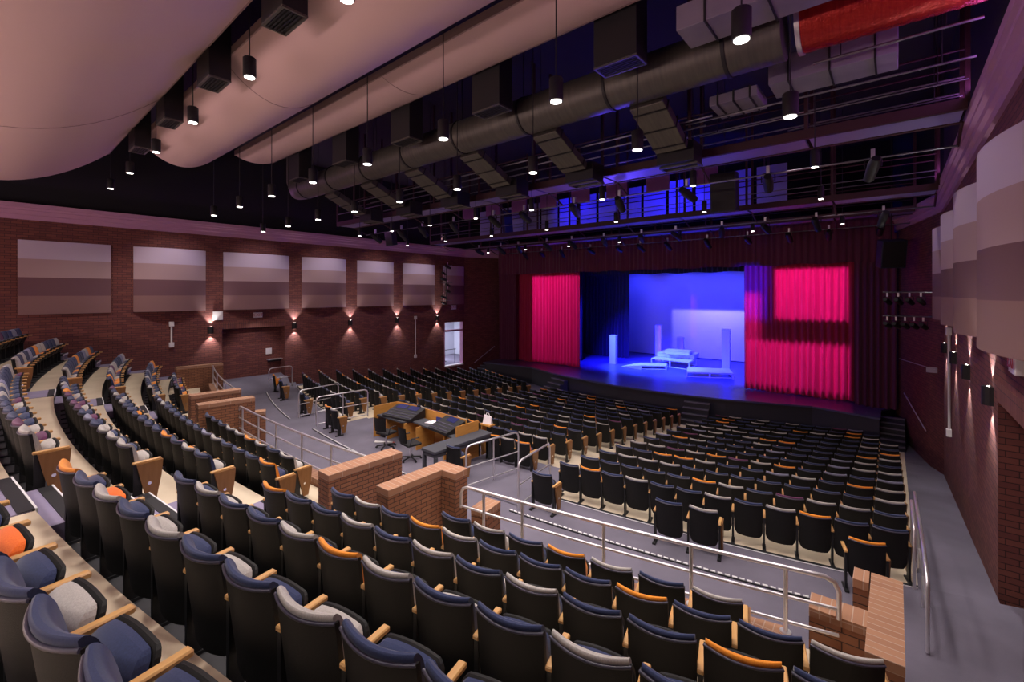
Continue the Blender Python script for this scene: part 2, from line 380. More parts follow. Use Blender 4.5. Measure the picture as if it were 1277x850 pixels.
# ------------------------------------------------------------------ walls, ceiling
ZC = 8.1
def wallbox(mb, x0, x1, y0, y1, z0, z1, mi=0): mb.box(x0, x1, y0, y1, z0, z1, mi)
TOPW = 12.2
ZW = 8.25
for nm, X, sg in (('left', XL, -1), ('right', XR, 1)):
    mb = MB(); a, b = sorted((X, X+sg*.35))
    ya, yb = 7.75, 10.75
    yend = 24.2 if sg < 0 else 21.4
    mb.box(a, b, -8, ya, -.3, ZW)
    if sg < 0:
        mb.box(a, b, yb, 22.15, -2, ZW); mb.box(a, b, 22.15, 24.05, -2, -.5); mb.box(a, b, 22.15, 24.05, 2.75, ZW); mb.box(a, b, 24.05, yend, -2, ZW)
    else: mb.box(a, b, yb, yend, -2, ZW)
    mb.box(a, b, ya, yb, 3.45, ZW)
    c, d = sorted((X+sg*.5, X+sg*.8)); mb.box(c, d, ya-.3, yb+.3, -.3, 3.8)
    e, f = sorted((X+sg*.35, X+sg*.5)); mb.box(e, f, ya-.3, ya, -.3, 3.6); mb.box(e, f, yb, yb+.3, -.3, 3.6)
    struct(mb, 'wall_'+nm, M['wall'])
    mb = MB(); mb.box(a, b, -8, yend, ZW, TOPW); struct(mb, 'wall_'+nm+'_upper', M['void'])
    mb = MB(); a2, b2 = sorted((X-sg*.012, X+sg*.36)); mb.box(a2, b2, ya-.02, yb+.02, 3.13, 3.46); struct(mb, 'trim_3', M['soldier'])
    # splay beside the proscenium
    p0 = Vector((X, yend)); p1 = Vector((X-sg*1.35, 27.9)); dd = (p1-p0).normalized(); nn = Vector((dd.y, -dd.x))*(sg)
    q = [tuple(p0), tuple(p1), tuple(p1+nn*.4), tuple(p0+nn*.4)]
    mb = MB(); mb.prism(q if sg > 0 else q[::-1], -2, ZW); struct(mb, 'wall_'+nm, M['wall'])
    mb = MB(); mb.prism(q if sg > 0 else q[::-1], ZW, TOPW); struct(mb, 'wall_'+nm+'_upper', M['void'])
    # cornice: two stepped lips with a light trough
    mb = MB()
    prof = [(0, 7.7), (-.07, 7.7), (-.07, 7.86), (-.13, 7.9), (-.13, 8.03), (-.2, 8.06), (-.2, 8.13), (-.26, 8.15), (-.26, 8.3), (-.2, 8.3), (-.2, 8.22), (0, 8.22)]
    path = [(X, -8), (X, yend), (X-sg*1.35, 27.6)]
    rows = []
    for j, (px, py) in enumerate(path):
        rows.append([(px+sg*o_, py, z_) for o_, z_ in prof])
    mb.grid(rows if sg < 0 else [r[::-1] for r in rows], smooth=False)
    struct(mb, 'trim_4', M['cornice'])
mb = MB(); mb.box(XL-.4, XR+.4, -8.4, -8, 0, TOPW); struct(mb, 'wall_rear', M['wall'])
mb = MB(); mb.box(XL-.4, XR+.4, -8.4, 42, TOPW, TOPW+.2); struct(mb, 'ceiling', M['void'])
# stage house walls
mb = MB(); mb.box(-28, 4, 38.4, 38.7, -1, TOPW); mb.box(-28.3, -28, 27.9, 38.7, -1, TOPW); mb.box(4, 4.3, 27.9, 38.7, -1, TOPW)
struct(mb, 'wall_stage', M['void'])
mb = MB(); mb.box(-28, -24.3, 28.2, 28.5, -1, TOPW); mb.box(.2, 4, 28.2, 28.5, -1, TOPW); mb.box(-24.3, .2, 28.2, 28.5, 8.0, TOPW)
struct(mb, 'wall_proscenium', M['void'])
# ------------------------------------------------------------------ stage
edge = [(-23.9, 24.9), (-19.7, 25.35), (-17.1, 24.35), (-15.2, 23.95), (-12, 23.45), (-8.8, 23.5), (-6.4, 23.9), (-2.9, 25.0), (-.45, 24.4), (-.45, 26.2), (.3, 27.9), (4, 28), (4, 38.4), (-28, 38.4), (-28, 28), (-24.2, 27.9)]
mb = MB(); mb.prism(edge, STG-.08, STG, 0); struct(mb, 'floor', M['stage'])
mb = MB(); e2 = [((x+12)*.997-12, y+.05) for x, y in edge]; mb.prism(e2, -1.6, STG-.08, 0); struct(mb, 'wall_stage_front', M['stagefront'])
def steps(cx, cy, rz, n, wd, lab, tread=.3):
    t = thing('stage_steps', lab, 'steps', (cx, cy, -1.5), rz)
    H = STG+1.5
    for j in range(n):
        zt = H*(n-j)/(n+1)
        m_ = MB(); m_.box(-wd/2, wd/2, -tread*(j+1), -tread*j, 0, zt); m_.obj('step', M['stagefront'], t)
        m_ = MB(); m_.box(-wd/2, wd/2, -tread*(j+1)-.01, -tread*(j+1)+.05, zt-.04, zt+.012); m_.obj('tread_edge', mat_tread, t)
    return t
mat_tread = mat('tread edge', (.2, .19, .24), .6)
steps(-7.6, 23.5, math.radians(8), 4, 1.2, 'small black stair unit against the stage front, right of centre')
steps(-16.3, 24.1, math.radians(-18), 4, 1.3, 'small black stair unit against the stage front on the far left')
steps(-.06, 25.9, 0, 6, .8, 'dark side stairs rising to the stage by the right-hand brick wall')
steps(-24.25, 25.8, 0, 6, .72, 'dark side stairs rising to the stage by the left-hand brick wall')
# pleated drapes
def drape(name, lab, x0, x1, y, z0, z1, m, amp=.13, per=.27, cat='curtain', seed=0, group=None, slant=0):
    rnd = random.Random(seed); n = max(8, int((x1-x0)/per*6)); ph = 0; front = []; 
    for i in range(n+1):
        x = x0+(x1-x0)*i/n; ph += 2*math.pi/6*(.45+1.1*rnd.random())
        front.append((x, y+slant*(x-x0)+amp*math.sin(ph)+rnd.uniform(-.02, .02)))
    mb = MB(); rows = []
    for k in range(5):
        z = z0+(z1-z0)*k/4; a_ = 1-.35*k/4
        rows.append([(x, y+slant*(x-x0)+(yy-y-slant*(x-x0))*a_, z+(.03*math.sin(x*3) if k == 0 else 0)) for x, yy in front])
    mb.grid(rows); mb.grid([[(x, yy+.03, z) for x, yy, z in r][::-1] for r in rows])
    o = mb.obj(name, m); return tag(o, lab, cat, group)
drape('stage_curtain', 'crimson stage curtain drawn to the left of the opening', -23.6, aty(722, 450, 27.4).x, 27.4, STG+.02, 7.2, M['curtain'], seed=1)
drape('stage_curtain', 'crimson stage curtain drawn to the right, magenta light patches on it', aty(927, 450, 27.2).x, -.25, 27.2, STG+.02, 7.2, M['curtain'], seed=2)
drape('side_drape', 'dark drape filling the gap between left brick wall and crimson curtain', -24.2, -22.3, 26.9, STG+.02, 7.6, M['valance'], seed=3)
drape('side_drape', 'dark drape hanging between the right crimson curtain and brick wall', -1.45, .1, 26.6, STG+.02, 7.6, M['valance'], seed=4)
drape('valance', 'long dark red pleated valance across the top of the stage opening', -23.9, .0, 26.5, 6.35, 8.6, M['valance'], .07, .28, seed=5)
drape('border_drape', 'blue-lit black border hanging behind the valance', -22.5, -3, 30.2, 6.25, 8.4, M['blackdrape'], .08, .3, seed=6)
drape('leg_drape', 'black leg drape just inside the left curtain', -25, -18.6, 30.4, STG+.02, 8.0, M['blackdrape'], .1, .36, seed=7)
drape('leg_drape', 'black leg drape upstage left beside the bright backcloth', -26, -16.3, 33.8, STG+.02, 8.0, M['blackdrape'], .1, .36, seed=8)
drape('leg_drape', 'black leg drape hidden upstage right behind the crimson curtain', -7.2, 1, 33.0, STG+.02, 8.0, M['blackdrape'], .1, .36, seed=9)
mb = MB(); mb.box(-21, -5, 37.5, 37.53, STG+.05, 9); tag(mb.obj('cyclorama', M['cyc']), 'tall pale backcloth glowing blue at the rear of the stage', 'backdrop')
# scenery
def column(u, v, h, wd, lab, z=STG):
    p = at(u, v, z); t = thing('scenic_column', lab, 'column', p, .15)
    MB().box(-wd/2, wd/2, -wd/2, wd/2, .06, h-.05, bev=.01).obj('shaft', M['prop'], t)
    MB().box(-wd/2-.02, wd/2+.02, -wd/2-.02, wd/2+.02, 0, .06).obj('base', M['prop'], t)
    MB().box(-wd/2-.015, wd/2+.015, -wd/2-.015, wd/2+.015, h-.05, h).obj('cap', M['prop'], t)
column(764.5, 453, 2.12, .46, 'white square column standing alone at the stage left, nearest the black legs')
column(821, 449, 2.75, .44, 'tall slim white column behind the ramped platform')
column(905, 459.5, 2.75, .5, 'tall column on the right, standing behind the low right platform')
column(848, 447, 1.75, .5, 'short dark-blue lit column behind the centre platform', STG)
def platform(name, lab, poly, z0, z1, cell=True):
    t = thing(name, lab, 'platform', (poly[0][0], poly[0][1], STG))
    L = [(x-poly[0][0], y-poly[0][1]) for x, y in poly]
    MB().prism(L, z1-STG-.07, z1-STG).obj('deck', M['prop'], t)
    mb = MB()
    n = len(L)
    for i in range(n):
        a = Vector((*L[i], 0)); b = Vector((*L[(i+1) % n], 0)); z_ = z0-STG+.04
        mb.tube([a+Vector((0, 0, z_)), b+Vector((0, 0, z_))], .035, 4)
        k = max(1, int((b-a).length/1.2))
        for j in range(k):
            q = a+(b-a)*j/k; mb.box(q.x-.04, q.x+.04, q.y-.04, q.y+.04, z0-STG, z1-STG-.07)
    mb.obj('frame', M['prop'], t); return t
def quad(*uv): return [tuple(at(u, v, z)[:2]) for u, v, z in uv]
zz = STG+.34
P = quad((856, 463.5, zz), (914, 465.5, zz), (909, 459.5, zz), (857, 457.5, zz))
platform('stage_platform', 'low white open-framed platform at the right of the set', P, STG, zz)
zz = STG+.55
P = quad((812, 446, zz), (859, 451.5, zz), (868, 446.5, zz), (826, 442, zz))
platform('stage_platform', 'raised white centre platform carrying the stepped blocks', P, STG, zz)
zz = STG+.3
P = quad((799, 455.3, zz), (830, 456, zz), (831, 452.8, zz), (798, 452, zz))
pt = platform('stage_platform', 'low white platform with a wedge ramp on its left side', P, STG, zz)
P0 = P[0]; P3 = P[3]; tip = at(773, 457.5, STG)
mb = MB(); L = [(P0[0], P0[1], zz), (P3[0], P3[1], zz), (tip.x, tip.y+1.0, STG+.03), (tip.x, tip.y, STG+.03), (P0[0], P0[1], STG), (P3[0], P3[1], STG)]
L = [(x-P0[0], y-P0[1], z-STG) for x, y, z in L]
mb.add(L, [(0, 1, 2, 3), (0, 3, 4), (1, 5, 2), (4, 3, 2, 5)]); mb.obj('ramp', M['prop'], pt)
for (u, v, wx, wy, z0, h, lab) in ((845, 444.5, 2.6, 1.6, .56, .3, 'lower white block of the stepped pair on the centre platform'), (846, 441, 1.7, 1.0, .87, .28, 'upper white block, topmost step of the centre platform')):
    p = at(u, v, STG+z0); t = thing('step_block', lab, 'block', p, .1)
    MB().box(-wx/2, wx/2, -wy/2, wy/2, 0, h-.04, bev=.01).obj('body', M['prop'], t); MB().box(-wx/2-.02, wx/2+.02, -wy/2-.02, wy/2+.02, h-.04, h).obj('top', M['prop'], t)
# ------------------------------------------------------------------ ceiling clouds
def cloud(y0, y1, x0, x1, he, sag, lab, seams):
    t = thing('ceiling_cloud', lab, 'acoustic panel', ((x0+x1)/2, (y0+y1)/2, EYE+he), group='curved ceiling clouds')
    ox, oy, oz = t.location
    def zf(y):
        s = (y-(y0+y1)/2)/((y1-y0)/2); return EYE+he-sag*(1-s*s)
    ys = [y0+(y1-y0)*i/20 for i in range(21)]; xs = [x0+(x1-x0)*i/8 for i in range(9)]
    mb = MB()
    mb.grid([[(x-ox, y-oy, zf(y)-oz) for y in ys] for x in xs]); mb.grid([[(x-ox, y-oy, zf(y)+.06-oz) for y in ys][::-1] for x in xs])
    mb.obj('panel_surface', M['cloud'], t)
    mb = MB()
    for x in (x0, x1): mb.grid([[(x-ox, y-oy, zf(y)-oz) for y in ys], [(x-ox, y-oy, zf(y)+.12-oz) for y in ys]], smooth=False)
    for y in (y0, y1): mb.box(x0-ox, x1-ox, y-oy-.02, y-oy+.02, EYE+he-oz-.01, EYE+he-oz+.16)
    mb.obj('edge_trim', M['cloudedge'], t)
    for sx in seams:
        mb = MB(); mb.tube([(sx-ox, y-oy, zf(y)-oz-.002) for y in ys], .008, 4); mb.obj('seam', M['cloudedge'], t)
cloud(-3.0, 2.99, -21.5, 1.0, 5.0, 1.45, 'largest curved pink ceiling cloud, at the top left above the rear seats', (-14.5,))
cloud(3.42, 5.66, -18.9, 1.0, 5.0, .6, 'middle curved ceiling cloud between the two slots', (-11,))
cloud(5.98, 7.25, -18.2, 1.0, 5.0, .14, 'narrow front ceiling cloud beside the round duct', (-9,))
# boxes hung in the slots
def duct_box(x, y, z0, z1, wx, wy, lab, grp, grille=True):
    t = thing('supply_box', lab, 'air duct', (x, y, z0), 0, grp)
    MB().box(-wx/2, wx/2, -wy/2, wy/2, .03, z1-z0, bev=.01).obj('housing', M['black'], t)
    MB().tube([(0, 0, z1-z0-.02), (0, 0, TOPW-z0)], .02, 5).obj('strap', M['black'], t)
    mb = MB()
    for a, b, c, d in ((-wx/2, wx/2, -wy/2, -wy/2+.04), (-wx/2, wx/2, wy/2-.04, wy/2), (-wx/2, -wx/2+.04, -wy/2+.04, wy/2-.04), (wx/2-.04, wx/2, -wy/2+.04, wy/2-.04)): mb.box(a, b, c, d, 0, .035)
    mb.obj('frame', M['duct'], t)
    mb = MB()
    for k in range(5):
        yy = -wy/2+.06+(wy-.12)*k/5; mb.box(-wx/2+.05, wx/2-.05, yy, yy+.02, .0, .025)
    mb.obj('grille', M['black'], t)
ordn = ['first', 'second', 'third', 'fourth', 'fifth', 'sixth', 'seventh', 'eighth', 'ninth', 'tenth', 'eleventh', 'twelfth', 'thirteenth', 'fourteenth', 'fifteenth', 'sixteenth']
for k in range(5):
    duct_box(-4.0-3.4*k-.15, 3.2, EYE+4.4, EYE+6, .8, .4, 'black square speaker-like air box in the rear ceiling slot, %s counted from the top edge' % ordn[k], 'air boxes in the rear ceiling slot')
for k in range(5):
    duct_box(-3.84-3.2*k, 7.6, EYE+4.15, EYE+5.6, .85, .45, 'tall black air box at the front cloud edge, %s counted from the right' % ordn[k], 'air boxes along the front cloud edge')
# round duct and branches
t = thing('round_duct', 'long grey spiral round duct running across the black ceiling', 'air duct', (-12, 8.7, EYE+4.35))
MB().tube([(-7.2, 0, 2), (-7.2, 0, .3), (-7, 0, 0), (-6.6, 0, 0), (10.6, 0, 0)], .44, 20).obj('tube', M['duct'], t)
for k in range(8): MB().tube([(-7.2+k*2.3+.8, 0, 0), (-7.14+k*2.3+.8, 0, 0)], .462, 20).obj('band', M['black'], t)
for k in range(8): MB().tube([(-6.0+k*2.2, 0, .4), (-6.0+k*2.2, 0, TOPW-EYE-4.35)], .012, 5).obj('hanger', M['black'], t)
t = thing('red_duct', 'shiny red round duct at the top right of the ceiling', 'air duct', (0, 9.0, EYE+4.55))
mb = MB(); mb.tube([(-1.2+i*.1, 0, 0) for i in range(25)], [.46+.012*(i % 2) for i in range(25)], 18); mb.obj('tube', M['redduct'], t)
MB().tube([(-1.25, 0, 0), (-1.18, 0, 0)], .49, 18).obj('collar', M['steel'], t)
def branch(x, lab):
    t = thing('branch_duct', lab, 'air duct', (x, 8.9, EYE+3.95), 0, 'slanted branch ducts below the round duct')
    Mx = Matrix.Rotation(math.radians(-24), 4, 'X')
    MB().box(-.36, .36, 0, 1.5, -.1, .1, 0, Mx, .01).obj('flat_duct', M['duct'], t)
    mb = MB()
    for k in range(3): mb.box(-.38, .38, .2+k*.55, .23+k*.55, -.12, .12, 0, Mx)
    mb.obj('seam_band', M['black'], t)
    mb = MB(); y1 = 1.75; z1 = -.95
    for a, b, c, d in ((-.45, .45, y1, y1+.05), (-.45, .45, y1+.35, y1+.4), (-.45, -.4, y1+.05, y1+.35), (.4, .45, y1+.05, y1+.35)): mb.box(a, b, c, d, z1, z1+.04)
    mb.obj('diffuser_frame', M['duct'], t)
    MB().box(-.43, .43, y1-.2, y1+.38, z1+.04, z1+.5).obj('diffuser_box', M['black'], t)
for k in range(6): branch(-3.9-2.6*k, 'tan slanted branch duct under the round duct, %s from the right' % ordn[k])
for (x, y, z, wx, wy, wz, lab) in ((-1.4, 7.65, EYE+4.25, 2.6, .7, .4, 'dusty lilac rectangular duct above the grey round duct'), (-.9, 10.2, EYE+4.0, 1.9, .8, .5, 'dusty grey rectangular duct below the red duct'), (-2.5, 10.3, EYE+3.9, .9, .9, .2, 'short blue-lit duct transition beside the rectangular duct')):
    t = thing('rectangular_duct', lab, 'air duct', (x, y, z))
    MB().box(-wx/2, wx/2, -wy/2, wy/2, 0, wz, bev=.01).obj('body', M['dusty'], t)
    mb = MB()
    for k in range(3): xx = -wx/2+wx*(k+.5)/3; mb.box(xx, xx+.03, -wy/2-.02, wy/2+.02, -.02, wz+.02)
    mb.obj('joint_flange', M['black'], t)
# pipes, catwalks
def pipe(x0, x1, y, z, lab, r=.024, m='pipe'):
    t = thing('lighting_pipe', lab, 'pipe', ((x0+x1)/2, y, z)); L = (x1-x0)/2
    MB().tube([(-L, 0, 0), (L, 0, 0)], r, 8).obj('tube', M[m], t)
    n = max(2, int((x1-x0)/3))
    for k in range(n):
        x = -L+.4+(2*L-.8)*k/(n-1); MB().tube([(x, 0, 0), (x, 0, TOPW-z)], .009, 4).obj('hanger', M['black'], t)
pipe(-18, -2.9, 9.9, EYE+3.72, 'bright bare pipe just in front of the round duct')
pipe(-16.5, -3.2, 10.45, EYE+3.74, 'bright bare pipe, second in front of the round duct')
pipe(-1.1, 1.0, 9.5, EYE+4.05, 'bright bent pipe below the red duct at the right')
pipe(-3.6, 1.0, 10.3, EYE+3.8, 'thin pipe crossing the ceiling below the bright right-hand pipe')
pipe(-3.6, 1.0, 11.3, EYE+3.8, 'thin dim pipe just above the upper catwalk', .018)
pipe(-1.9, 1.0, 12.2, EYE+3.8, 'short dim pipe above the right end of the catwalk', .018)
def fixture(x, y, z, tx, tz, lab, grp, s=1):
    t = thing('stage_light', lab, 'stage light', (x, y, z), 0, grp)
    Rz = math.atan2(tx, 6); Mx = Matrix.Rotation(Rz, 4, 'Z') @ Matrix.Rotation(tz, 4, 'X')
    MB().tube([Mx @ Vector((0, -.22*s, 0)), Mx @ Vector((0, -.05*s, 0)), Mx @ Vector((0, .3*s, 0))], [.07*s, .1*s, .085*s], 10).obj('barrel', M['black'], t)
    MB().tube([(-.12*s, 0, 0), (-.12*s, 0, .17*s), (0, 0, .2*s), (.12*s, 0, .17*s), (.12*s, 0, 0)], .012*s, 5).obj('yoke', M['black'], t)
    MB().box(-.03*s, .03*s, -.03*s, .03*s, .18*s, .33*s).obj('clamp', M['steel'], t)
def catwalk(y, z, x0, x1, lab, wd=.9, np_=9, deckm='bluepanel', seed=1, fix=14):
    t = thing('catwalk', lab, 'catwalk', ((x0+x1)/2, y, z)); L = (x1-x0)/2
    for sy in (-wd/2, wd/2):
        MB().box(-L, L, sy-.05, sy+.05, -.04, .16).obj('beam', M['redsteel'], t)
        for h in (.55, 1.05): MB().tube([(-L, sy, h), (L, sy, h)], .02, 6).obj('guard_rail', M['pipe'] if h < .6 else M['redsteel'], t)
    for k in range(np_):
        xa = -L+2*L*k/np_; MB().box(xa+.04, xa+2*L/np_-.04, -wd/2+.06, wd/2-.06, -.02, .02).obj('deck_panel', M[deckm], t)
    for k in range(np_+1):
        xa = -L+2*L*k/np_
        for sy in (-wd/2, wd/2): MB().box(xa-.035, xa+.035, sy-.035, sy+.035, .1, TOPW-z).obj('hanger', M['redsteel'], t)
        MB().tube([(xa, wd/2, -.02), (xa, wd/2+.75, -.3)], .03, 6).obj('bracket', M['redsteel'], t)
    MB().tube([(-L, wd/2+.7, -.3), (L, wd/2+.7, -.3)], .024, 6).obj('lighting_pipe', M['pipe'], t)
    return t
c1 = catwalk(11.9, EYE+3.35, -21, 1.0, 'nearer red-railed catwalk with violet-lit deck panels')
c2 = catwalk(19.0, EYE+3.15, -22.5, 1.0, 'middle catwalk lit blue, hung between the pendants and stage')
c3 = catwalk(23.6, EYE+3.2, -22.5, .6, 'farthest catwalk just above the dark valance')
rnd = random.Random(3)
for (yy, zz, n, where) in ((13.05, EYE+2.85, 11, 'nearer'), (20.2, EYE+2.62, 12, 'middle'), (24.8, EYE+2.68, 12, 'farthest')):
    for k in range(n):
        x = -20+19.5*k/(n-1)+rnd.uniform(-.3, .3)
        fixture(x, yy, zz, rnd.uniform(-2, 2), rnd.uniform(-.7, -.3), 'black stage light under the %s catwalk, %s from its left end' % (where, ordn[k]), 'stage lights under the %s catwalk' % where, 1.25)
# bluish boards added in place of the blue-lit wall above the proscenium
mb = MB()
for k in range(14): mb.box(-21.5+k*1.3, -20.35+k*1.3, 22.0, 22.05, 8.7, 10.4)
struct(mb, 'trim_5', mat('lit wall stand-in', (.3, .28, .5), .8))
mb = MB()
for k in range(8): mb.box(-17.5+k*1.7, -16.6+k*1.7, 16.6, 16.65, 8.75, 9.5)
struct(mb, 'trim_7', mat('violet board', (.3, .1, .34), .8))
# ------------------------------------------------------------------ pendants
def pendant(x, y, z, top, lab, grp, e=230, light=True, cone=108):
    t = thing('pendant_light', lab, 'pendant lamp', (x, y, z), 0, grp); q_ = .72 if y > 10 else 1
    MB().tube([(0, 0, 0), (0, 0, .04), (0, 0, .34), (0, 0, .36)], [.105*q_, .11*q_, .11*q_, .09*q_], 16).obj('lamp_shade', M['black'], t)
    MB().tube([(0, 0, -.012), (0, 0, -.004)], .085*q_, 16).obj('bulb', M['lamp'], t)
    MB().tube([(0, 0, .36), (0, 0, top-z)], .011, 5).obj('cord', M['black'], t)
    if light: spot('pendant beam', (x, y, z-.03), (x, y, z-2), cone, (1, .9, .84), e, .7, .3)
for (Y, zr, X0, dx, n, nm, e) in ((-3.4, 3.9, -1.2, 3.6, 7, 'line above the last raised row', 520), (3.2, 3.96, -2.25, 3.38, 7, 'rear ceiling slot', 680), (5.78, 2.98, -1.37, 2.63, 8, 'second ceiling slot', 360), (8.05, 2.72, -1.22, 2.49, 9, 'line in front of the clouds', 260), (11.1, 2.6, -1.25, 2.45, 8, 'fourth line over the floor seats', 260), (15.5, 2.7, -1.6, 3.2, 7, 'line between the catwalks', 230), (21, 2.62, -1.5, 3.05, 7, 'last line before the stage', 200)):
    for k in range(n):
        pendant(X0-dx*k, Y, EYE+zr, TOPW, 'small black cylinder pendant, %s from the right in the %s' % (ordn[k], nm), 'pendants in the '+nm, e*(.36 if Y < 7 and k > 3 else 1), True, 66 if Y > 20 else 90 if Y > 15 else 108)
# ------------------------------------------------------------------ wall panels and sconces
PANELS = [(.94, 3.6), (4.34, 7.04), (7.79, 10.96), (11.66, 14.3), (15.07, 17.7), (18.46, 21.2), (22.0, 24.1)]
def wall_panel(X, sg, y0, y1, lab, grp, bulge=.38):
    t = thing('acoustic_wall_panel', lab, 'acoustic panel', (X, (y0+y1)/2, 4.08), 0, grp); h = 2.85; hw = (y1-y0)/2
    ys = [-hw+2*hw*i/16 for i in range(17)]
    def xo(y): return -sg*(.05+bulge*(1-(y/hw)**2))
    for k in range(4):
        za, zb = h-(k+1)*h/4, h-k*h/4; mb = MB()
        rows = [[(xo(y), y, z) for y in ys] for z in (za, zb)]
        mb.grid(rows if sg > 0 else [r[::-1] for r in rows])
        for z, fl in ((za, 1), (zb, 0)):
            if (k == 3 and fl) or (k == 0 and not fl):
                mb.add([(xo(y), y, z) for y in ys]+[(0, y, z) for y in ys], [(i, i+1, 18+i, 17+i) for i in range(16)])
        for y in (-hw, hw): mb.add([(xo(y), y, za), (0, y, za), (0, y, zb), (xo(y), y, zb)], [(0, 1, 2, 3)])
        mb.obj('fabric_band', M['band%d' % k], t)
for sg, X, nm in ((-1, XL, 'left'), (1, XR, 'right')):
    for k, (y0, y1) in enumerate(PANELS):
        if sg > 0 and k in (0, 6): continue
        wall_panel(X, sg, y0, y1, ('flat' if k == 0 else 'curved')+' four-band acoustic panel on the %s wall, %s from the rear' % (nm, ordn[k if sg < 0 else k-1]), 'acoustic panels on the %s wall' % nm, .31 if k else .05)
def sconce(X, sg, y, lab, grp):
    t = thing('wall_sconce', lab, 'wall lamp', (X, y, 3.12), 0, grp)
    mb = MB(); pts = [(-sg*.14*math.sin(a), .13*math.cos(a)) for a in [math.pi*i/8 for i in range(9)]]
    if sg > 0: pts = pts[::-1]
    mb.prism(pts, -.16, .16, 0); mb.obj('shade', M['black'], t)
    for s_ in (-1, 1): MB().box(-sg*.05-.02, -sg*.05+.02, -.04, .04, s_*.158-.003, s_*.158+.003).obj('bulb', M['lamp'], t)
    for s_ in (-1, 1): spot('sconce beam', (X-sg*.13, y, 3.12+s_*.2), (X-sg*.02, y, 3.12+s_*1.6), 82, (1, .94, .92), 95, .6, .03)
for k, y in enumerate((7.25, 11.25, 14.6, 18.0, 21.45)): sconce(XL, -1, y, 'black up-and-down sconce on the left wall, %s from the rear' % ordn[k], 'sconces on the left wall')
for k, y in enumerate((11.3, 14.4, 17.3, 20.3)): sconce(XR, 1, y, 'black up-and-down sconce on the right wall, %s from the rear' % ordn[k], 'sconces on the right wall')
# conduits, boxes and signs
def conduit(X, sg, y, z0, z1, lab, extra=True):
    t = thing('wall_conduit', lab, 'conduit', (X, y, z0))
    MB().tube([(-sg*.05, 0, 0), (-sg*.05, 0, z1-z0)], .035, 8).obj('pipe', M['plastic'], t)
    for z in (0, z1-z0): MB().box(-.12 if sg > 0 else 0, 0 if sg > 0 else .12, -.09, .09, z-.1, z+.12, bev=.01).obj('junction_box', M['plastic'], t)
p = atx(213, 404, XL); q = atx(213, 430, XL); conduit(XL, -1, p.y, q.z, p.z, 'white conduit on the left brick wall under the second panel')
p = atx(517, 396, XL); q = atx(517, 444, XL); conduit(XL, -1, p.y, q.z, p.z, 'tall white conduit on the left wall near the stage door')
conduit(XR, 1, 18.6, .75, 3.75, 'white conduit at the far end of the right wall')
def sign(o, wx, hz, d, lab, words, sg, rot, lit=False, cat='sign'):
    t = thing('exit_sign' if words else 'notice_plate', lab, cat, o, rot)
    MB().box(-wx/2, wx/2, -d, 0, -hz/2, hz/2, bev=.008).obj('plate', M['plastic'], t)
    if words:
        c = bpy.data.curves.new('letters', 'FONT'); c.body = words; c.size = hz*.85; c.align_x = 'CENTER'; c.align_y = 'CENTER'; c.extrude = .003
        o2 = bpy.data.objects.new('letters', c); COL.objects.link(o2); o2.parent = t; o2.location = (0, -d-.004, 0); o2.rotation_euler = (math.pi/2, 0, 0)
        c.materials.append(M['red']); bpy.context.view_layer.update(); me_ = bpy.data.meshes.new_from_object(o2); bpy.data.objects.remove(o2); o3 = bpy.data.objects.new('letters', me_); COL.objects.link(o3); o3.parent = t; o3.location = (0, -d-.004, 0); o3.rotation_euler = (math.pi/2, 0, 0)
    return t
sign(atx(321, 392.5, XL+.02), .42, .26, .06, 'small pale EXIT sign over the left entry recess', 'EXIT', -1, math.pi/2)
sign(atx(565, 383, XL+.02), .5, .3, .06, 'dim EXIT sign above the open stage door', 'EXIT', -1, math.pi/2)
p = atx(1262, 477, XR-.02); sign((XR-.02, 8.6, 4.0), .42, .3, .12, 'EXIT sign on the right wall above its entry recess', 'EXIT', 1, -math.pi/2)
sign(atx(271, 393.5, XL+.01), .42, .42, .05, 'square white plate beside the leftmost sconce', '', -1, math.pi/2)
sign(atx(334.5, 437.5, XL-.45), .3, .32, .04, 'small white notice inside the left entry recess', '', -1, math.pi/2)
p0, p1 = atx(332, 449, XL-.42), atx(355, 447, XL-.42)
t = thing('wall_shelf', 'narrow ledge inside the left entry recess', 'shelf', (XL-.5, (p0.y+p1.y)/2, p0.z))
MB().box(0, .25, -.45, .45, 0, .05, bev=.005).obj('board', M['steel'], t); MB().box(0, .04, -.4, .4, -.12, 0).obj('bracket', M['leg'], t)
# stage door with a lit room beyond
t = thing('door_surround', 'pale steel frame of the open stage door', 'door frame', (XL, 23.1, -.5)); 
MB().box(-.3, .02, -.97, -.9, 0, 3.25).obj('jamb', M['cornice'], t); MB().box(-.3, .02, .88, .95, 0, 3.25).obj('jamb', M['cornice'], t)
MB().box(-.3, .02, -.9, .88, 2.55, 2.68).obj('transom', M['cornice'], t); MB().box(-.34, .05, -.95, .95, -.06, .03).obj('threshold', M['plastic'], t)
mb = MB(); mb.box(-30.4, -30.2, 19, 28, -.5, 3.2); mb.box(-30.2, XL-.35, 27.6, 27.8, -.5, 3.2); mb.box(-30.2, XL-.35, 19, 19.2, -.5, 3.2); mb.box(-30.4, XL-.35, 19, 27.8, 3.2, 3.3)
mb.obj('wall_backstage', mat('backstage paint', (.6, .6, .68), .8))['kind'] = 'structure'
mb = MB(); mb.box(-30.4, XL-.34, 19, 27.8, -.6, -.5); struct(mb, 'floor', M['carpet'])
area('backstage lamp', (-28.6, 23.5, 3.1), (-28.6, 23.5, 0), 1.5, 1.5, (.8, .82, 1), 420)
t = thing('music_stand_rack', 'black wheeled rack seen through the open stage door', 'rack', (-27.2, 23.3, -.5), .4)
MB().box(-.05, .05, -.05, .05, .1, 2.0).obj('post', M['leg'], t)
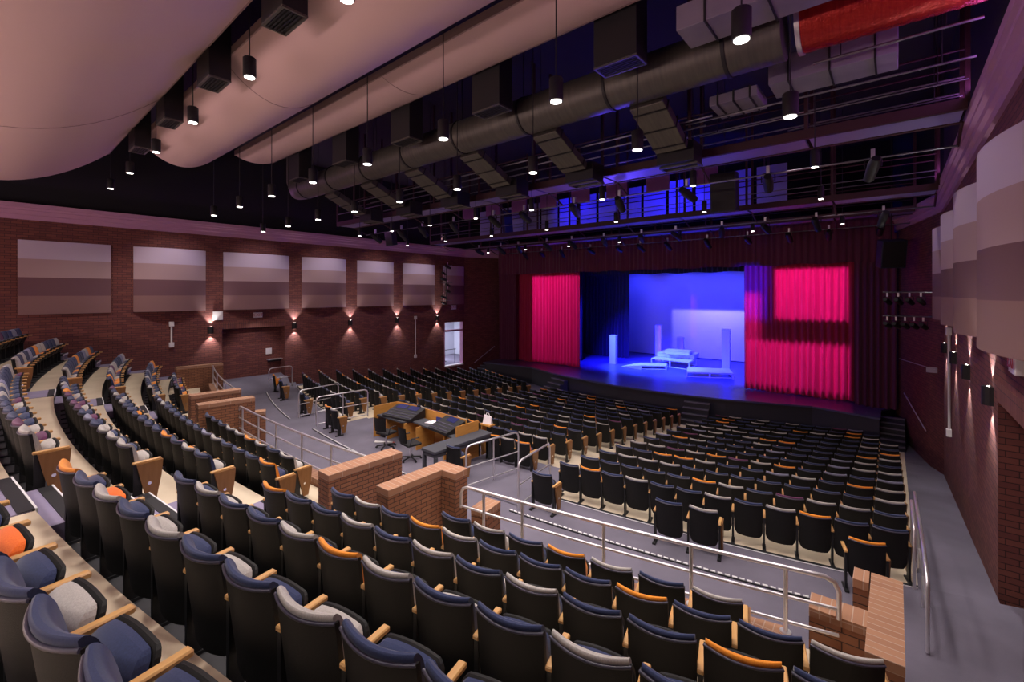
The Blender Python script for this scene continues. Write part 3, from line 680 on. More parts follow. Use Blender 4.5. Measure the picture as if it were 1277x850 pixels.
for k in range(4): MB().tube([(0, -.1, .55+k*.35), (.1, .7, .6+k*.35)], .03, 6).obj('arm', M['leg'], t)
for a in range(4): MB().tube([(0, 0, .12), (.55*math.cos(a*1.57+.7), .55*math.sin(a*1.57+.7), .05)], .03, 6).obj('foot', M['leg'], t)
t = thing('barre_rail', 'thin dark rail crossing the stage doorway', 'rail', (-26.3, 22.0, .55))
MB().tube([(0, 0, 0), (0, 2.2, .0)], .025, 6).obj('bar', M['leg'], t)
for y in (.1, 2.1): MB().tube([(0, y, 0), (0, y, -1.05)], .025, 6).obj('post', M['leg'], t)
# light clusters on side booms
def boom(x, y, z0, z1, lab, n, grp, sd):
    t = thing('light_boom', lab, 'light pipe', (x, y, z0)); MB().tube([(0, 0, 0), (0, 0, z1-z0)], .03, 8).obj('pipe', M['black'], t)
    for k in range(3): MB().tube([(-.6, 0, .3+k*(z1-z0-.4)/2), (.6, 0, .3+k*(z1-z0-.4)/2)], .02, 6).obj('cross_arm', M['pipe'], t)
    r2 = random.Random(sd)
    for k in range(n):
        fixture(x+r2.choice((-.45, .0, .4)), y+.1, z0+.1+(z1-z0-.3)*k/(n-1), r2.uniform(-1, 3), -.25, 'black stage light on the %s boom, %s from the bottom' % (grp, ordn[k]), 'stage lights on the %s boom' % grp, 1.0)
boom(XL+.75, 21.7, 4.1, 7.0, 'vertical lighting boom on the left wall near the stage door', 7, 'left-wall', 1)
for zz, n in ((EYE+.05, 4), (EYE-.8, 5)):
    xs0, xs1 = -.3, 1.05; t = thing('light_bar', ('upper' if n == 4 else 'lower')+' light bar beside the right acoustic panels', 'light pipe', ((xs0+xs1)/2, 21.2, zz))
    MB().tube([(-.7, 0, 0), (.65, 0, 0)], .025, 8).obj('pipe', M['pipe'], t); MB().tube([(.6, 0, 0), (.6, .5, 0)], .02, 6).obj('bracket', M['black'], t)
    for k in range(n): fixture(xs0+.1+k*1.2/n, 21.2, zz-.32, -2, -.3, 'black stage light on the %s right-wall bar, %s from its left end' % ('upper' if n == 4 else 'lower', ordn[k]), 'stage lights on the right-wall bars', .9)
# loudspeakers
def speaker(p, wx, wy, wz, rz, tilt, lab):
    t = thing('loudspeaker', lab, 'loudspeaker', p, rz); Mx = Matrix.Rotation(tilt, 4, 'X')
    MB().box(-wx/2, wx/2, -wy/2, wy/2, -wz/2, wz/2, 0, Mx, .02).obj('cabinet', M['speaker'], t)
    MB().box(-wx/2+.04, wx/2-.04, -wy/2-.012, -wy/2, -wz/2+.04, wz/2-.04, 0, Mx).obj('grille', M['black'], t)
    MB().tube([(0, 0, wz/2-.05), (0, 0, TOPW-p[2]-.005)], .015, 5).obj('cable', M['black'], t)
speaker(aty(487, 297, 17), .55, .5, .9, .3, .2, 'dark blue loudspeaker hanging before the left cornice')
speaker(aty(632, 277, 19), .35, .5, 1.3, -.4, .1, 'narrow bright-blue lit loudspeaker hanging above the left curtain')
spot('blue speaker light', aty(640, 285, 16), aty(632, 277, 19), 26, BLUE, 220, .5, .05)
speaker(aty(903, 240, 16.5), .8, .7, 1.3, .1, .15, 'big black loudspeaker hanging over the stage centre')
speaker(aty(1111, 316, 23.5), .8, .6, 1.1, .3, .2, 'dark blue loudspeaker hanging by the right proscenium')
# ------------------------------------------------------------------ low brick walls
def lowwall(name, lab, pts, th, zt, z0=-.05):
    "wall following pts, th thick, with a soldier-brick cap"
    t = thing(name, lab, 'brick wall', (pts[0][0], pts[0][1], 0)); o = Vector(pts[0]); 
    mb = MB(); mc = MB(); P_ = [Vector(p)-o for p in pts]; n = len(P_)
    off = []
    for i in range(n):
        d1 = (P_[i]-P_[i-1]).normalized() if i else (P_[1]-P_[0]).normalized(); d2 = (P_[i+1]-P_[i]).normalized() if i < n-1 else d1
        nn = Vector((-(d1+d2).y, (d1+d2).x)).normalized(); c = max(.5, nn.dot(Vector((-d1.y, d1.x)))); off.append(nn*(th/2/c))
    for i in range(n-1):
        q = [P_[i]-off[i], P_[i+1]-off[i+1], P_[i+1]+off[i+1], P_[i]+off[i]]
        mb.prism([tuple(v) for v in q], z0, zt-.1)
        q2 = [P_[i]-off[i]*1.04, P_[i+1]-off[i+1]*1.04, P_[i+1]+off[i+1]*1.04, P_[i]+off[i]*1.04]
        mc.prism([tuple(v) for v in q2], zt-.1, zt)
    mb.obj('brickwork', M['smallbrick' if zt > 1.6 else 'lowwall'], t); d0 = P_[1]-P_[0]; mc.obj('brick_cap', M['cap_y'] if abs(d0.y) > abs(d0.x) else M['cap'], t); return t
W2 = [tuple(at(489, 611, 1.9)[:2]), tuple(at(553, 584, 1.9)[:2]), (-5.45, 5.2)]
lowwall('brick_wall', 'L-shaped orange brick low wall left of the steel railing', [(-6.0, 4.0), (-6.0, 5.2), (-5.55, 5.24)], .3, 1.9)
lowwall('brick_wall', 'long orange brick low wall in the middle, left of the L-shaped one', [(-7.25, 3.7), (-7.25, 5.15)], .34, 1.9)
lowwall('brick_wall', 'brick low wall behind the left curved railing', [(-14.35, 3.8), (-14.2, 5.15)], .34, 1.9)
lowwall('brick_wall', 'brick low wall in the far aisle, left of the curved railing', [(-15.8, 4.0), (-15.72, 5.3)], .34, 1.9)
lowwall('brick_wall', 'farthest brick low wall by the left entry recess', [(-23.3, 5.4), (-23.2, 7.1)], .36, 1.75)
lowwall('brick_wall', 'brick pier wall at the bottom right beside the aisle', [(-.07, 5.42), (-.07, 7.0)], .28, 1.5)
lowwall('brick_pier', 'stepped brick pier carrying the right end of the steel railing', [(-.76, 6.33), (-.2, 6.36)], .32, 1.28)
lowwall('brick_pier', 'small brick return at the far end of the bottom right pier wall', [(-.38, 6.86), (-.23, 6.86)], .28, 1.5)
lowwall('brick_pier', 'short brick pier carrying the left end of the steel railing', [(-5.36, 5.45), (-5.06, 5.5)], .42, 1.36)
lowwall('brick_pier', 'short brick pier at the start of the left curved railing', [(-14.66, 5.36), (-14.55, 5.62)], .3, 1.35)
def curb(x0, x1, lab, rr=RC):
    pts = arc(CU, rr+.12, x0, x1, 10); lowwall('brick_curb', lab, pts, .26, .97)
curb(-4.88, -.93, 'low brick curb below the right steel railing')
curb(-14.0, -7.45, 'low brick curb below the left curved railing')
curb(-22.8, -16.2, 'low brick curb in front of the far left raised seats', RC-.55)
# ------------------------------------------------------------------ railings
def railing(name, lab, xs, posts, zt, zb, end0, end1, levels=(0, .33, .62), RC=RC):
    pts = [pol(CU, RC+.1, x) for x in xs]; o = Vector((pts[0].x, pts[0].y, 0)); t = thing(name, lab, 'railing', o)
    def P_(x, z): p = pol(CU, RC+.1, x); return Vector((p.x-o.x, p.y-o.y, z))
    for j, l in enumerate(levels):
        q = [P_(xs[0]+(xs[-1]-xs[0])*i/16, zt-l) for i in range(17)]
        if j == 0:
            a = q[0].copy(); b = q[-1].copy(); da = (q[1]-q[0]).normalized(); db = (q[-1]-q[-2]).normalized()
            q = [a+Vector((0, 0, end0-zt)), a+Vector((0, 0, -.13)), a+da*.04+Vector((0, 0, -.04)), a+da*.13] + q[1:-1] + [b-db*.13, b-db*.04+Vector((0, 0, -.04)), b+Vector((0, 0, -.13)), b+Vector((0, 0, end1-zt))]
            MB().tube(q, .026, 10).obj('top_rail', M['steel'], t)
        else: MB().tube(q, .02, 8).obj('mid_rail', M['steel'], t)
    for x in posts:
        MB().tube([P_(x, zb), P_(x, zt)], .024, 10).obj('post', M['steel'], t)
        MB().tube([P_(x, zb), P_(x, zb+.02)], .06, 14).obj('flange', M['steel'], t)
    return t
def rx(u, v): return at(u, v, 1.72).x
railing('steel_railing', 'long steel railing curving above the right brick curb', (-5.45, -.47), (-5.0, -4.3, -3.05, -1.95, -.96), 1.72, .97, 1.36, 1.28)
railing('steel_railing', 'curved steel railing above the left brick curb', (-14.1, -7.55), (-13.8, -12.6, -11.5, -10.2, -9.0, -7.95), 1.72, .97, 1.2, 1.6)
railing('steel_railing', 'farthest steel railing above the left end of the curb', (-22.9, -16.2), (-22.6, -20.5, -18.4, -16.5), 1.72, .97, 1.2, 1.2, RC=RC-.55)
def hoop(lab, a, b, n=2, h=1.08, mid=(.5,), z=0):
    a = Vector((*a, z)); b = Vector((*b, z)); o = a.copy(); d = (b-a); L = d.length; d.normalize(); t = thing('steel_railing', lab, 'railing', o)
    U = Vector((0, 0, 1))
    MB().tube([Vector((0, 0, 0)), U*(h-.14), U*(h-.04)+d*.04, U*h+d*.14, U*h+d*(L-.14), U*(h-.04)+d*(L-.04), U*(h-.14)+d*L, d*L], .024, 10).obj('top_rail', M['steel'], t)
    for m_ in mid+(.08,): MB().tube([U*(h*m_), U*(h*m_)+d*L], .018, 8).obj('mid_rail', M['steel'], t)
    for k in range(1, n-1): MB().tube([d*L*k/(n-1), d*L*k/(n-1)+U*h], .02, 8).obj('post', M['steel'], t)
hoop('steel hoop railing beside the black table', (-8.15, 7.85), (-7.9, 9.6), 3)
hoop('steel hoop railing next to the lone navy seat', (-6.5, 7.9), (-6.7, 9.4), 2)
hoop('steel hoop railing left of the sound desk, nearest to it', (-16.2, 8.0), (-16.0, 10.0), 3)
hoop('steel hoop railing second left of the sound desk', (-17.8, 8.1), (-18.0, 9.85), 2)
hoop('farthest steel hoop railing in front of the left entry recess', (-24.2, 9.5), (-24.3, 10.7), 2)
def spl(u, v):
    "point on the face of the right splay wall seen at pixel u, v"
    rr = ray(u); Y = (1.21+.2077*21.4)/(.2077+rr.x/rr.y); d = Y/rr.y
    return Vector((rr.x*d, Y, EYE-(v-HY)/PX*d))
def slope_rail(lab, p, q, X=None):
    p, q = Vector(p), Vector(q); t = thing('wall_handrail', lab, 'handrail', p)
    MB().tube([(0, 0, 0), tuple(q-p)], .024, 8).obj('rail', M['painted'], t)
    for s in (.1, .9):
        c = (q-p)*s; MB().tube([tuple(c), tuple(c+Vector((.08 if p.x > -10 else -.08, 0, -.05)))], .012, 5).obj('bracket', M['steel'], t)
slope_rail('thin handrail rising along the right brick splay to the stage', spl(1154, 537), spl(1127, 490))
t = thing('wall_conduit', 'thin pale conduit with a box crossing the right brick splay', 'conduit', spl(1121, 447))
MB().tube([(0, 0, 0), tuple(spl(1166, 461)-spl(1121, 447))], .018, 6).obj('pipe', M['painted'], t)
e_ = spl(1164, 461)-spl(1121, 447); MB().box(e_.x-.2, e_.x+.12, e_.y-.06, e_.y+.06, e_.z-.1, e_.z+.08).obj('junction_box', M['painted'], t)
slope_rail('thin handrail rising along the left brick splay to the stage', (-24.75, 24.7, -.45), (-24.35, 26.6, .7))
t = thing('steel_railing', 'long steel railing down the right side aisle', 'railing', (.34, 8.3, 0))
MB().tube([(0, 0, .03), (0, .0, .9), (0, .06, 1.0), (0, 1.2, .98), (0, 5.2, .45)], .026, 10).obj('top_rail', M['steel'], t)
MB().tube([(0, 0, .5), (0, 1.2, .48), (0, 5.2, -.02)], .018, 8).obj('mid_rail', M['steel'], t)
for y in (1.2, 2.6, 4.0, 5.2): MB().tube([(0, y, -.12*(max(0, y-1.6))), (0, y, .98-.13*(y-1.2))], .022, 8).obj('post', M['steel'], t)
t = thing('steel_railing', 'short vertical steel rail by the last floor-level seat column', 'railing', (.25, 10.0, 0))
MB().tube([(0, 0, 0), (0, 0, .95), (0, .06, 1.02), (0, 1.6, .9), (0, 1.6, -.1)], .024, 8).obj('top_rail', M['steel'], t)
# floor light strips in the cross aisle
def strip(x0, x1, r, lab, dash=True):
    t = thing('floor_light_strip', lab, 'floor light', (*pol(CO, r, x0), .02)); o = t.location
    n = int((x1-x0)/.11); mb = MB(); mk = MB()
    for i in range(n):
        x = x0+(x1-x0)*i/n; p = pol(CO, r, x); q = pol(CO, r, x+.075)
        mb.tube([(p.x-o.x, p.y-o.y, .0), (q.x-o.x, q.y-o.y, 0)], (.02), 4)
    pts = [(p[0]-o.x, p[1]-o.y-.03, -.006) for p in arc(CO, r, x0, x1, 20)]; mk.tube(pts, .014, 4)
    mk.obj('channel', M['nose'], t); mb.obj('led_beads', M['white'], t)
strip(-6.6, -.9, 43.66, 'dotted white floor strip behind the right railing')
strip(-16.0, -9.8, 43.75, 'white floor strip in front of the sound desk')
strip(-24.2, -17.9, 44.0, 'white floor strip in the left half of the cross aisle')
# shallow ramp between the two hoop railings
mb = MB(); vs = [(-8.0, 7.9, .02), (-6.6, 8.0, .02), (-6.7, 10.2, -.16), (-8.0, 10.2, -.16)]
mb.add(vs, [(0, 1, 2, 3)]); struct(mb, 'floor', M['carpet'])
# ------------------------------------------------------------------ sound desk
t = thing('sound_desk', 'orange wood mixing desk with black worktop in the cross aisle', 'desk', (-11.6, 9.2, 0))
D = [(-1.95, -.45), (-1.75, .42), (1.65, .42), (2.0, -.15)]
MB().prism([(-1.9, -.4), (-.55, -.4), (-.3, -.12), (1.9, -.4), (1.9, .35), (-1.9, .35)], .7, .75).obj('worktop', M['table'], t)
def panel(mb, a, b, z0, z1, th=.03):
    a = Vector(a); b = Vector(b); d = (b-a).normalized(); n_ = Vector((-d.y, d.x))*th/2
    mb.prism([tuple(a-n_), tuple(b-n_), tuple(b+n_), tuple(a+n_)], z0, z1)
for a, b, z0, z1 in (((-1.95, -.5), (-1.9, .42), 0, 1.05), ((-1.9, .42), (-.9, .5), 0, 1.05), ((-.6, .5), (1.6, .45), 0, 1.02), ((2.05, -.4), (2.05, .5), 0, 1.08)):
    mb = MB(); panel(mb, a, b, z0, z1); mb.obj('side_panel', M['deskwood'], t)
for x in (-1.4, -.42, .2, 1.5):
    mb = MB(); panel(mb, (x, -.38), (x, .35), 0, .7); mb.obj('support', M['deskwood'], t)
MB().box(-1.88, -1.45, -.36, .3, .08, .66).obj('equipment_rack', M['redsteel'], t)
MB().box(1.55, 2.0, -.3, .3, .05, .66).obj('cabinet', M['deskwood'], t)
def console(p, rz, wx, lab, scr):
    t = thing('mixing_console', lab, 'mixing console', p, rz)
    mb = MB(); sec = [(-.35, 0), (.35, 0), (.35, .3), (.1, .22), (-.35, .07)]
    vs = [(x, y, z) for x in (-wx/2, wx/2) for y, z in sec]; mb.add(vs, [(4, 3, 2, 1, 0), (5, 6, 7, 8, 9)]+[(i, (i+1) % 5, 5+(i+1) % 5, 5+i) for i in range(5)])
    mb.obj('body', M['black'], t)
    mb = MB()
    for r_ in range(3):
        for c in range(int(wx/.05)-1):
            x = -wx/2+.05+c*.05; y = -.3+r_*.13; z = .075+(y+.35)*.33
            mb.box(x-.01, x+.01, y, y+.05, z, z+.02)
    mb.obj('fader', mat('fader knobs', (.12, .11, .17), .5), t)
    for s_ in scr:
        mb = MB(); mb.add([(s_-.22, .11, .235), (s_+.22, .11, .235), (s_+.22, .34, .31), (s_-.22, .34, .31)], [(0, 1, 2, 3)]); mb.obj('screen', M['screen'], t)
console((-12.55, 9.2, .75), .12, 1.3, 'larger mixing console at the left end of the wooden desk', (-.3, .25))
console((-10.35, 9.15, .75), -.1, .95, 'smaller mixing console with one wide screen on the right of the desk', (0,))
for (x, y, lab) in ((-11.3, 9.35, 'loose white papers on the worktop between the two consoles'),):
    t = thing('papers', lab, 'paper', (x, y, .755), .2); MB().box(-.18, .18, -.12, .12, 0, .01).obj('sheet', M['paper'], t); MB().box(-.1, .2, -.02, .2, .01, .018).obj('sheet', M['paper'], t)
t = thing('laptop', 'small dark laptop with violet screen beside the papers', 'laptop', (-10.95, 9.3, .755), .1)
MB().box(-.15, .15, -.1, .1, 0, .015).obj('keyboard', M['black'], t); MB().box(-.15, .15, .1, .115, .01, .22).obj('screen', M['screen'], t)
t = thing('power_strip', 'white power strip lying on the carpet under the desk', 'power strip', (-12.75, 8.55, .0), .6)
MB().box(-.3, .3, -.04, .04, 0, .05, bev=.008).obj('case', M['plastic'], t); MB().box(.31, .36, -.03, .03, 0, .04).obj('switch', M['red'], t)
t = thing('paper_bag', 'small white bag standing behind the right desk panel', 'bag', (-9.4, 9.95, .95), .3)
mb = MB(); mb.add([(-.14, -.07, 0), (.14, -.07, 0), (.14, .07, 0), (-.14, .07, 0), (-.1, -.02, .26), (.12, -.02, .22), (.12, .02, .22), (-.1, .02, .26)], [(3, 2, 1, 0), (4, 5, 6, 7), (0, 1, 5, 4), (1, 2, 6, 5), (2, 3, 7, 6), (3, 0, 4, 7)])
mb.obj('body', M['paper'], t); MB().tube([(-.06, 0, .22), (-.03, 0, .32), (.04, 0, .32), (.07, 0, .2)], .008, 5).obj('handle', M['paper'], t)
t = thing('bag_shelf', 'narrow wood ledge on the outer side of the desk panel', 'shelf', (-9.4, 9.95, .9)); MB().box(-.2, .2, -.12, .12, 0, .045).obj('board', M['deskwood'], t); MB().box(-.18, -.14, -.1, .1, -.9, 0).obj('leg', M['deskwood'], t)
def office_chair(p, rz, lab):
    t = thing('office_chair', lab, 'office chair', p, rz)
    for k in range(5):
        a = k*2*math.pi/5; l = MB().tube([(0, 0, .1), (.3*math.cos(a), .3*math.sin(a), .07)], .022, 6).obj('base_leg', M['leg'], t)
        MB().tube([(.3*math.cos(a)-.02, .3*math.sin(a), .03), (.3*math.cos(a)+.02, .3*math.sin(a), .03)], .03, 8).obj('caster', M['leg'], t)
    MB().tube([(0, 0, .1), (0, 0, .45)], .028, 8).obj('gas_post', M['steel'], t)
    MB().box(-.24, .24, -.22, .24, .45, .52, bev=.02).obj('seat', M['black'], t)
    mb = MB(); mb.grid([[(x, -.24-.05*(1-(x/.22)**2)-.1*(z-.6), z) for x in [-.22+.44*i/8 for i in range(9)]] for z in (.58, .75, .9, 1.0)])
    mb.grid([[(x, -.27-.05*(1-(x/.22)**2)-.1*(z-.6), z) for x in [.22-.44*i/8 for i in range(9)]] for z in (.58, .75, .9, 1.0)]); mb.obj('backrest', M['shell'], t)
    for s_ in (-1, 1): MB().tube([(s_*.25, -.15, .5), (s_*.28, -.12, .7), (s_*.28, .12, .7)], .018, 6).obj('armrest', M['leg'], t)
office_chair((-12.3, 8.35, 0), .2, 'black wheeled office chair at the larger mixing console')
office_chair((-10.85, 8.2, 0), -.15, 'black wheeled office chair at the smaller mixing console')
t = thing('black_table', 'long narrow black table at the right of the sound desk', 'table', (-9.35, 8.72, 0))
MB().box(-.28, .28, -1.1, 1.1, .7, .78, bev=.01).obj('tabletop', M['table'], t)
MB().box(-.25, .25, -1.07, 1.07, .6, .7).obj('apron', M['table'], t)
for sx in (-.23, .23):
    for sy in (-1.03, 1.03): MB().box(sx-.04, sx+.04, sy-.04, sy+.04, 0, .6).obj('leg', M['table'], t)
# ------------------------------------------------------------------ seats
PW = .543; HB = .248
def g_back():
    rows_o = []; rows_i = []
    zs = [.2, .24, .3, .42, .56, .7, .8, .84, .856]
    for z in zs:
        wz = HB*(1-.22*max(0, (.3-z)/.1)**2)
        yb = .11*(1-z/.88)
        xs = [-wz+2*wz*i/10 for i in range(11)]
        rows_o.append([(x, yb+.062*(x/HB)**2, z+.012*(x/HB)**2) for x in xs]); rows_i.append([(x, yb+.03+.062*(x/HB)**2, z+.012*(x/HB)**2) for x in xs])
    return rows_o, rows_i
ro, ri = g_back()
PAN_TOP = .3
def skin(mb, a, b, mi=0, M_=None):
    mb.grid(a, mi, M_); mb.grid([r[::-1] for r in b], mi, M_)
    for x, y in ((a[0], b[0]), (b[-1], a[-1])): mb.grid([y, x], mi, M_, False)
    n = len(a)
    mb.grid([[a[i][0] for i in range(n)], [b[i][0] for i in range(n)]], mi, M_, False); mb.grid([[b[i][-1] for i in range(n)], [a[i][-1] for i in range(n)]], mi, M_, False)
def b_shell(mb, mi=0, M_=None):
    skin(mb, ro, ri, mi, M_)
    mb.tube([(p[0], p[1]-.002, p[2]) for p in ro[-1]], (.0105), 6, mi if M_ is not None else 1, M_)
def b_cush(mb, mi=0, M_=None):
    A = []; B = []
    for z, th, sh in ((.40, .02, .03), (.46, .07, .03), (.6, .08, .03), (.76, .065, .028), (.83, .065, .016), (.865, .062, .006), (.888, .045, .006), (.896, .02, .018)):
        yb = .11*(1-z/.88); wz = HB-.012; xs = [-wz+2*wz*i/10 for i in range(11)]
        zz = [z+.012*(x/HB)**2 for x in xs]
        A.append([(x, yb+sh+.062*(x/HB)**2, q) for x, q in zip(xs, zz)]); B.append([(x, yb+sh+th-.0*abs(x)+.05*(x/HB)**2, q) for x, q in zip(xs, zz)])
    skin(mb, A, B, mi, M_)
def pan(mb, o, th, mi, M_, w_=.215, flat=0):
    # tipped-up seat: leaning plate from hinge (y .2, z .40) up to (y .36, z .74)
    A = []; B = []
    for s, wk, tk in ((0, .96, .3), (.05, 1, .8), (.35, 1, 1), (.65, 1, 1.02), (.82, .975, 1), (.91, .93, .88), (.97, .86, .62), (1, .78, .25)):
        y = .165+o+.135*s; z = .37+PAN_TOP*s; ww = w_*wk
        r1 = []; r2 = []
        for i in range(13):
            x = -ww+2*ww*i/12; c = (1-(x/w_)**2)
            r1.append((x, y-th*tk*(.6+.4*c), z+.03*c*s)); r2.append((x, y+.01, z+.03*c*s))
        A.append(r1); B.append(r2)
    skin(mb, A, B, mi, M_)
def b_pancush(mb, mi=0, M_=None): pan(mb, .0, .085, mi, M_)
def b_panshell(mb, mi=0, M_=None): pan(mb, .035, .025, mi, M_, .225)
def b_arm(mb, mi=0, M_=None, x=-PW/2): mb.box(x-.026, x+.026, .09, .42, .615, .65, mi, M_, .008)
def b_leg(mb, mi=0, M_=None, x=-PW/2):
    mb.box(x-.016, x+.016, .1, .2, .03, .615, mi, M_); mb.box(x-.03, x+.03, .02, .3, 0, .03, mi, M_)
def b_panel(mb, mi=0, M_=None, x=PW/2, mb2=None):
    P_ = [(.13, .615), (.43, .625), (.41, .4), (.35, .08), (.25, .08), (.18, .36)]
    vs = [(x-.018, y, z) for y, z in P_]+[(x+.018, y, z) for y, z in P_]; n = 6
    mb.add(vs, [(5, 4, 3, 2, 1, 0), tuple(range(6, 12))]+[(i, (i+1) % n, n+(i+1) % n, n+i) for i in range(n)], mi, False, M_)
def mk(fn, m, name, **k):
    mb = MB(); fn(mb, **k); return mb.mesh(name, [M[m], M['rim']] if name == 'backrest' else M[m])
ME = {'backrest': mk(b_shell, 'shell', 'backrest'), 'seat_shell': mk(b_panshell, 'shell', 'seat_shell'), 'armrest': mk(b_arm, 'wood', 'armrest'), 'armrest_r': mk(b_arm, 'wood', 'armrest', x=PW/2),
      'leg': mk(b_leg, 'leg', 'leg'), 'leg_r': mk(b_leg, 'leg', 'leg', x=PW/2), 'end_r': mk(b_panel, 'panel', 'end_panel', x=PW/2+.03), 'end_l': mk(b_panel, 'panel', 'end_panel', x=-PW/2-.03)}
ME['plate'] = MB().tube([(0, .338, .668), (0, .352, .676)], .011, 8).mesh('number_plate', M['chrome'])
for x, nm in ((PW/2+.05, 'boss_r'), (-PW/2-.05, 'boss_l')): ME[nm] = MB().tube([(x-.006, .27, .33), (x+.006, .27, .33)], .022, 10).mesh('boss', M['chrome'])
for c in FAB: ME['bc_'+c] = mk(b_cush, 'f_'+c, 'back_cushion'); ME['sc_'+c] = mk(b_pancush, 'f_'+c, 'seat_cushion')
SEATS = []
rs = random.Random(11)
def rc():
    q = rs.random(); return 'navy' if q < .55 else 'grey' if q < .78 else 'gold' if q < .88 else 'purple' if q < .95 else 'lavender'
def rowof(C, r, z, x0, n, row, block, cols='', pitch=PW, pans=''):
    "n seats whose left edge starts at world x x0"
    key = {'n': 'navy', 'g': 'grey', 'o': 'gold', 'p': 'purple', 'l': 'lavender', 'O': 'orange'}
    r += .05; t0 = math.asin((x0-.03-C.x)/r)
    for k in range(n):
        t = t0+(k+.5)*pitch/r
        p = Vector((C.x+r*math.sin(t), C.y-r*math.cos(t), z))
        col = key[cols[k]] if k < len(cols) else rc(); pc = key[pans[k]] if k < len(pans) else (rc() if rs.random() < .6 else col)
        if pc == 'lavender' : pc = 'navy'
        SEATS.append(dict(p=p, t=t, col=col, pan=pc, L=k == 0, R=k == n-1, k=k, n=n, row=row, block=block, lone=False))
UR = [('ngnogngn', -5.05, 7, .573), ('ngnogonnonng'.replace('ngnogonnonng', 'ngnognnnonng'), -6.38, 12, PW), ('ongnngnngnno'.replace('ongnngnngnno', 'onnnngnngnno'), -6.37, 12, PW), ('ngnngognnngn', -6.42, 12, PW), ('ongngnnngnng'.replace('ongngnnngnng', 'ongngnngnnng'), -6.44, 12, PW), ('gnOngngnnngn', -6.4, 12, PW)]
UR[0] = ('ngnogng', -5.05, 7, .573)
UR[1] = ('ngnognnnonng', -6.38, 12, PW)
UR[2] = ('onngngngnnon', -6.37, 12, PW)
UR[3] = ('ngnngognngnn', -6.42, 12, PW)
UR[4] = ('ongngnngnngn', -6.44, 12, PW)
UR[5] = ('gnngnnnnnngn', -6.48, 12, PW)
for k, (c, x0, n, pt_) in enumerate(UR):
    rowof(CU, RU[k], ZU[k], x0, n, k, 'near raised block', c, pt_, {0: 'ngnogng', 1: 'ngnognnnonng', 2: 'ngngnngnnnon', 3: 'ngngngngnnnn', 4: 'nOngngngnnnn', 5: 'nngnOngnnnnn'}.get(k, ''))
for k in range(6):
    if k == 0: rowof(CU, RU[0], ZU[0], -14.05, 9, 0, 'middle raised block', 'nnnggognggn'[:9], .573)
    else: rowof(CU, RU[k], ZU[k], -16.1, 15, k, 'middle raised block')
for k in range(6):
    if k == 0: rowof(CU, RU[0], ZU[0], -22.2, 7, 0, 'far left raised block')
    else: rowof(CU, RU[k], ZU[k], -24.35, 13, k, 'far left raised block')
for i in range(14):
    r = 42.4-.95*i; z = -.05-.11*i
    rowof(CO, r, z, -6.15, 12 if i < 11 else (11 if i < 13 else 10), i, 'right floor block', 'nongnngngonnn' if i == 0 else '')
    if i >= 2: rowof(CO, r, z, -15.35, 14, i, 'centre floor block')
    elif i == 1: rowof(CO, r, z, -9.3, 3, i, 'centre floor block')
    rowof(CO, r, z, {0: -23.2, 12: -23.6, 13: -23.1}.get(i, -23.95), {0: 13, 12: 12, 13: 11}.get(i, 13), i, 'left floor block')
LONE = [((-5.98, 8.02), 'navy', 'navy seat standing alone beside the steel hoop railing', 0), ((-8.82, 7.95), 'navy', 'navy seat standing alone in front of the black table', 0),
        ((-3.3, 8.5), 'navy', 'left navy seat of the pair standing on the cross aisle', -1), ((-2.7, 8.63), 'grey', 'right grey-topped seat of the pair on the cross aisle', 1),
        ((-.32, 9.2), 'gold', 'gold-topped seat standing alone at the right end of the cross aisle', 0),
        ((-15.4, 7.95), 'gold', 'gold-topped seat left of the sound desk behind the hoop railing', -1), ((-14.8, 7.85), 'grey', 'grey-topped seat left of the sound desk behind the hoop railing', 1),
        ((-18.2, 8.3), 'navy', 'navy seat standing alone further left in the cross aisle', 0), ((-21.6, 8.9), 'navy', 'navy seat of the far left aisle pair, nearer one', 1), ((-23.3, 9.3), 'gold', 'gold-topped seat of the far left aisle pair, beyond the navy one', -1)]
for (xy, c, lab, sd) in LONE:
    p = Vector((*xy, .004)); t = math.atan2(xy[0]-CO.x, CO.y-xy[1])
    SEATS.append(dict(p=p, t=t, col=c, pan='gold' if c == 'gold' else c, L=sd <= 0, R=sd >= 0, k=0, n=1, row=0, block='aisle', lone=True, lab=lab))
def onscreen(s):
    d = Vector((s['p'].x, s['p'].y)); dep = d.dot(FD)
    if dep < .15: return -1
    u = CX+PX*d.dot(RD)/dep; v = HY-PX*(s['p'].z+.6-EYE)/dep
    v2 = HY-PX*(s['p'].z+.9-EYE)/dep; m_ = 45+PX*.45/dep
    if u < -m_ or u > 1277+m_ or v2 > 850+20: return -1
    return 1/dep
for s in SEATS: s['vis'] = onscreen(s)
vis = sorted([s for s in SEATS if s['vis'] > 0], key=lambda s: -s['vis'])
ind = vis[:300]; rest = vis[300:]
extra = [s for s in rest if s['lone']]; ind = ind[:300-len(extra)]+extra; ids = set(map(id, ind)); rest = [s for s in vis if id(s) not in ids]
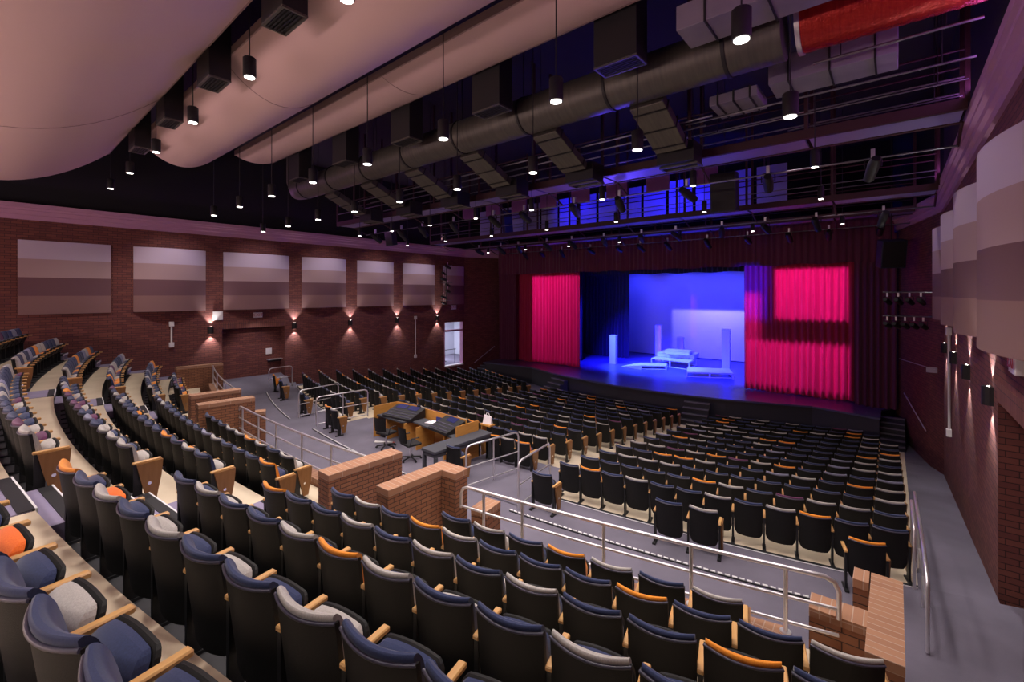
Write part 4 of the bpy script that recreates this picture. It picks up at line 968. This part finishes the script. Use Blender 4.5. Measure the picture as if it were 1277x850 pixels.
def lab_of(s):
    if s['lone']: return s['lab']
    c = {'navy': 'navy', 'grey': 'grey-topped', 'gold': 'gold-topped', 'purple': 'plum', 'lavender': 'lavender', 'orange': 'orange'}[s['col']]
    if 'floor' in s['block']: rw = '%s row in front of the cross aisle' % ordn[s['row']]
    else: rw = ('front row' if s['row'] == 0 else '%s row up' % ordn[s['row']])
    fl, fr = s['k'], s['n']-1-s['k']
    pos = '%s from left' % ordn[fl] if fl <= fr else '%s from right' % ordn[fr]
    return '%s seat, %s, %s, %s' % (c, pos, rw, s['block'])
def child(me, name, par):
    o = bpy.data.objects.new(name, me); COL.objects.link(o); o.parent = par; return o
for s in ind:
    o = thing('auditorium_seat', lab_of(s), 'seat', s['p'], s['t'], 'tip-up auditorium seats' if s['lone'] else 'tip-up seats of the '+s['block'])
    child(ME['backrest'], 'backrest', o); child(ME['bc_'+s['col']], 'back_cushion', o)
    child(ME['seat_shell'], 'seat', o); child(ME['sc_'+s['pan']], 'seat_cushion', o)
    child(ME['armrest'], 'armrest', o); child(ME['leg'], 'leg', o)
    if s['vis'] > .14: child(ME['plate'], 'number_plate', o)
    if s['R']: child(ME['armrest_r'], 'armrest', o); child(ME['leg_r'], 'leg', o); e = child(ME['end_r'], 'side_panel', o); child(ME['boss_r'], 'boss', e)
mb = MB(); keys = list(FAB); mats = [M['shell'], M['wood'], M['leg'], M['panel']]+[M['f_'+k] for k in keys]
for s in rest:
    Mx = Matrix.Translation(s['p']) @ Matrix.Rotation(s['t'], 4, 'Z')
    b_shell(mb, 0, Mx); b_cush(mb, 4+keys.index(s['col']), Mx); b_panshell(mb, 0, Mx); b_pancush(mb, 4+keys.index(s['pan']), Mx)
    b_arm(mb, 1, Mx); b_leg(mb, 2, Mx)
    if s['R']: b_arm(mb, 1, Mx, PW/2); b_leg(mb, 2, Mx, PW/2); b_panel(mb, 3, Mx, PW/2+.03)
o = mb.obj('distant_seats', mats); tag(o, 'the remaining smaller rows of dark tip-up seats toward the stage', 'seats'); o['kind'] = 'stuff'
print('SEATS', len(SEATS), 'visible', len(vis), 'ind', len(ind))
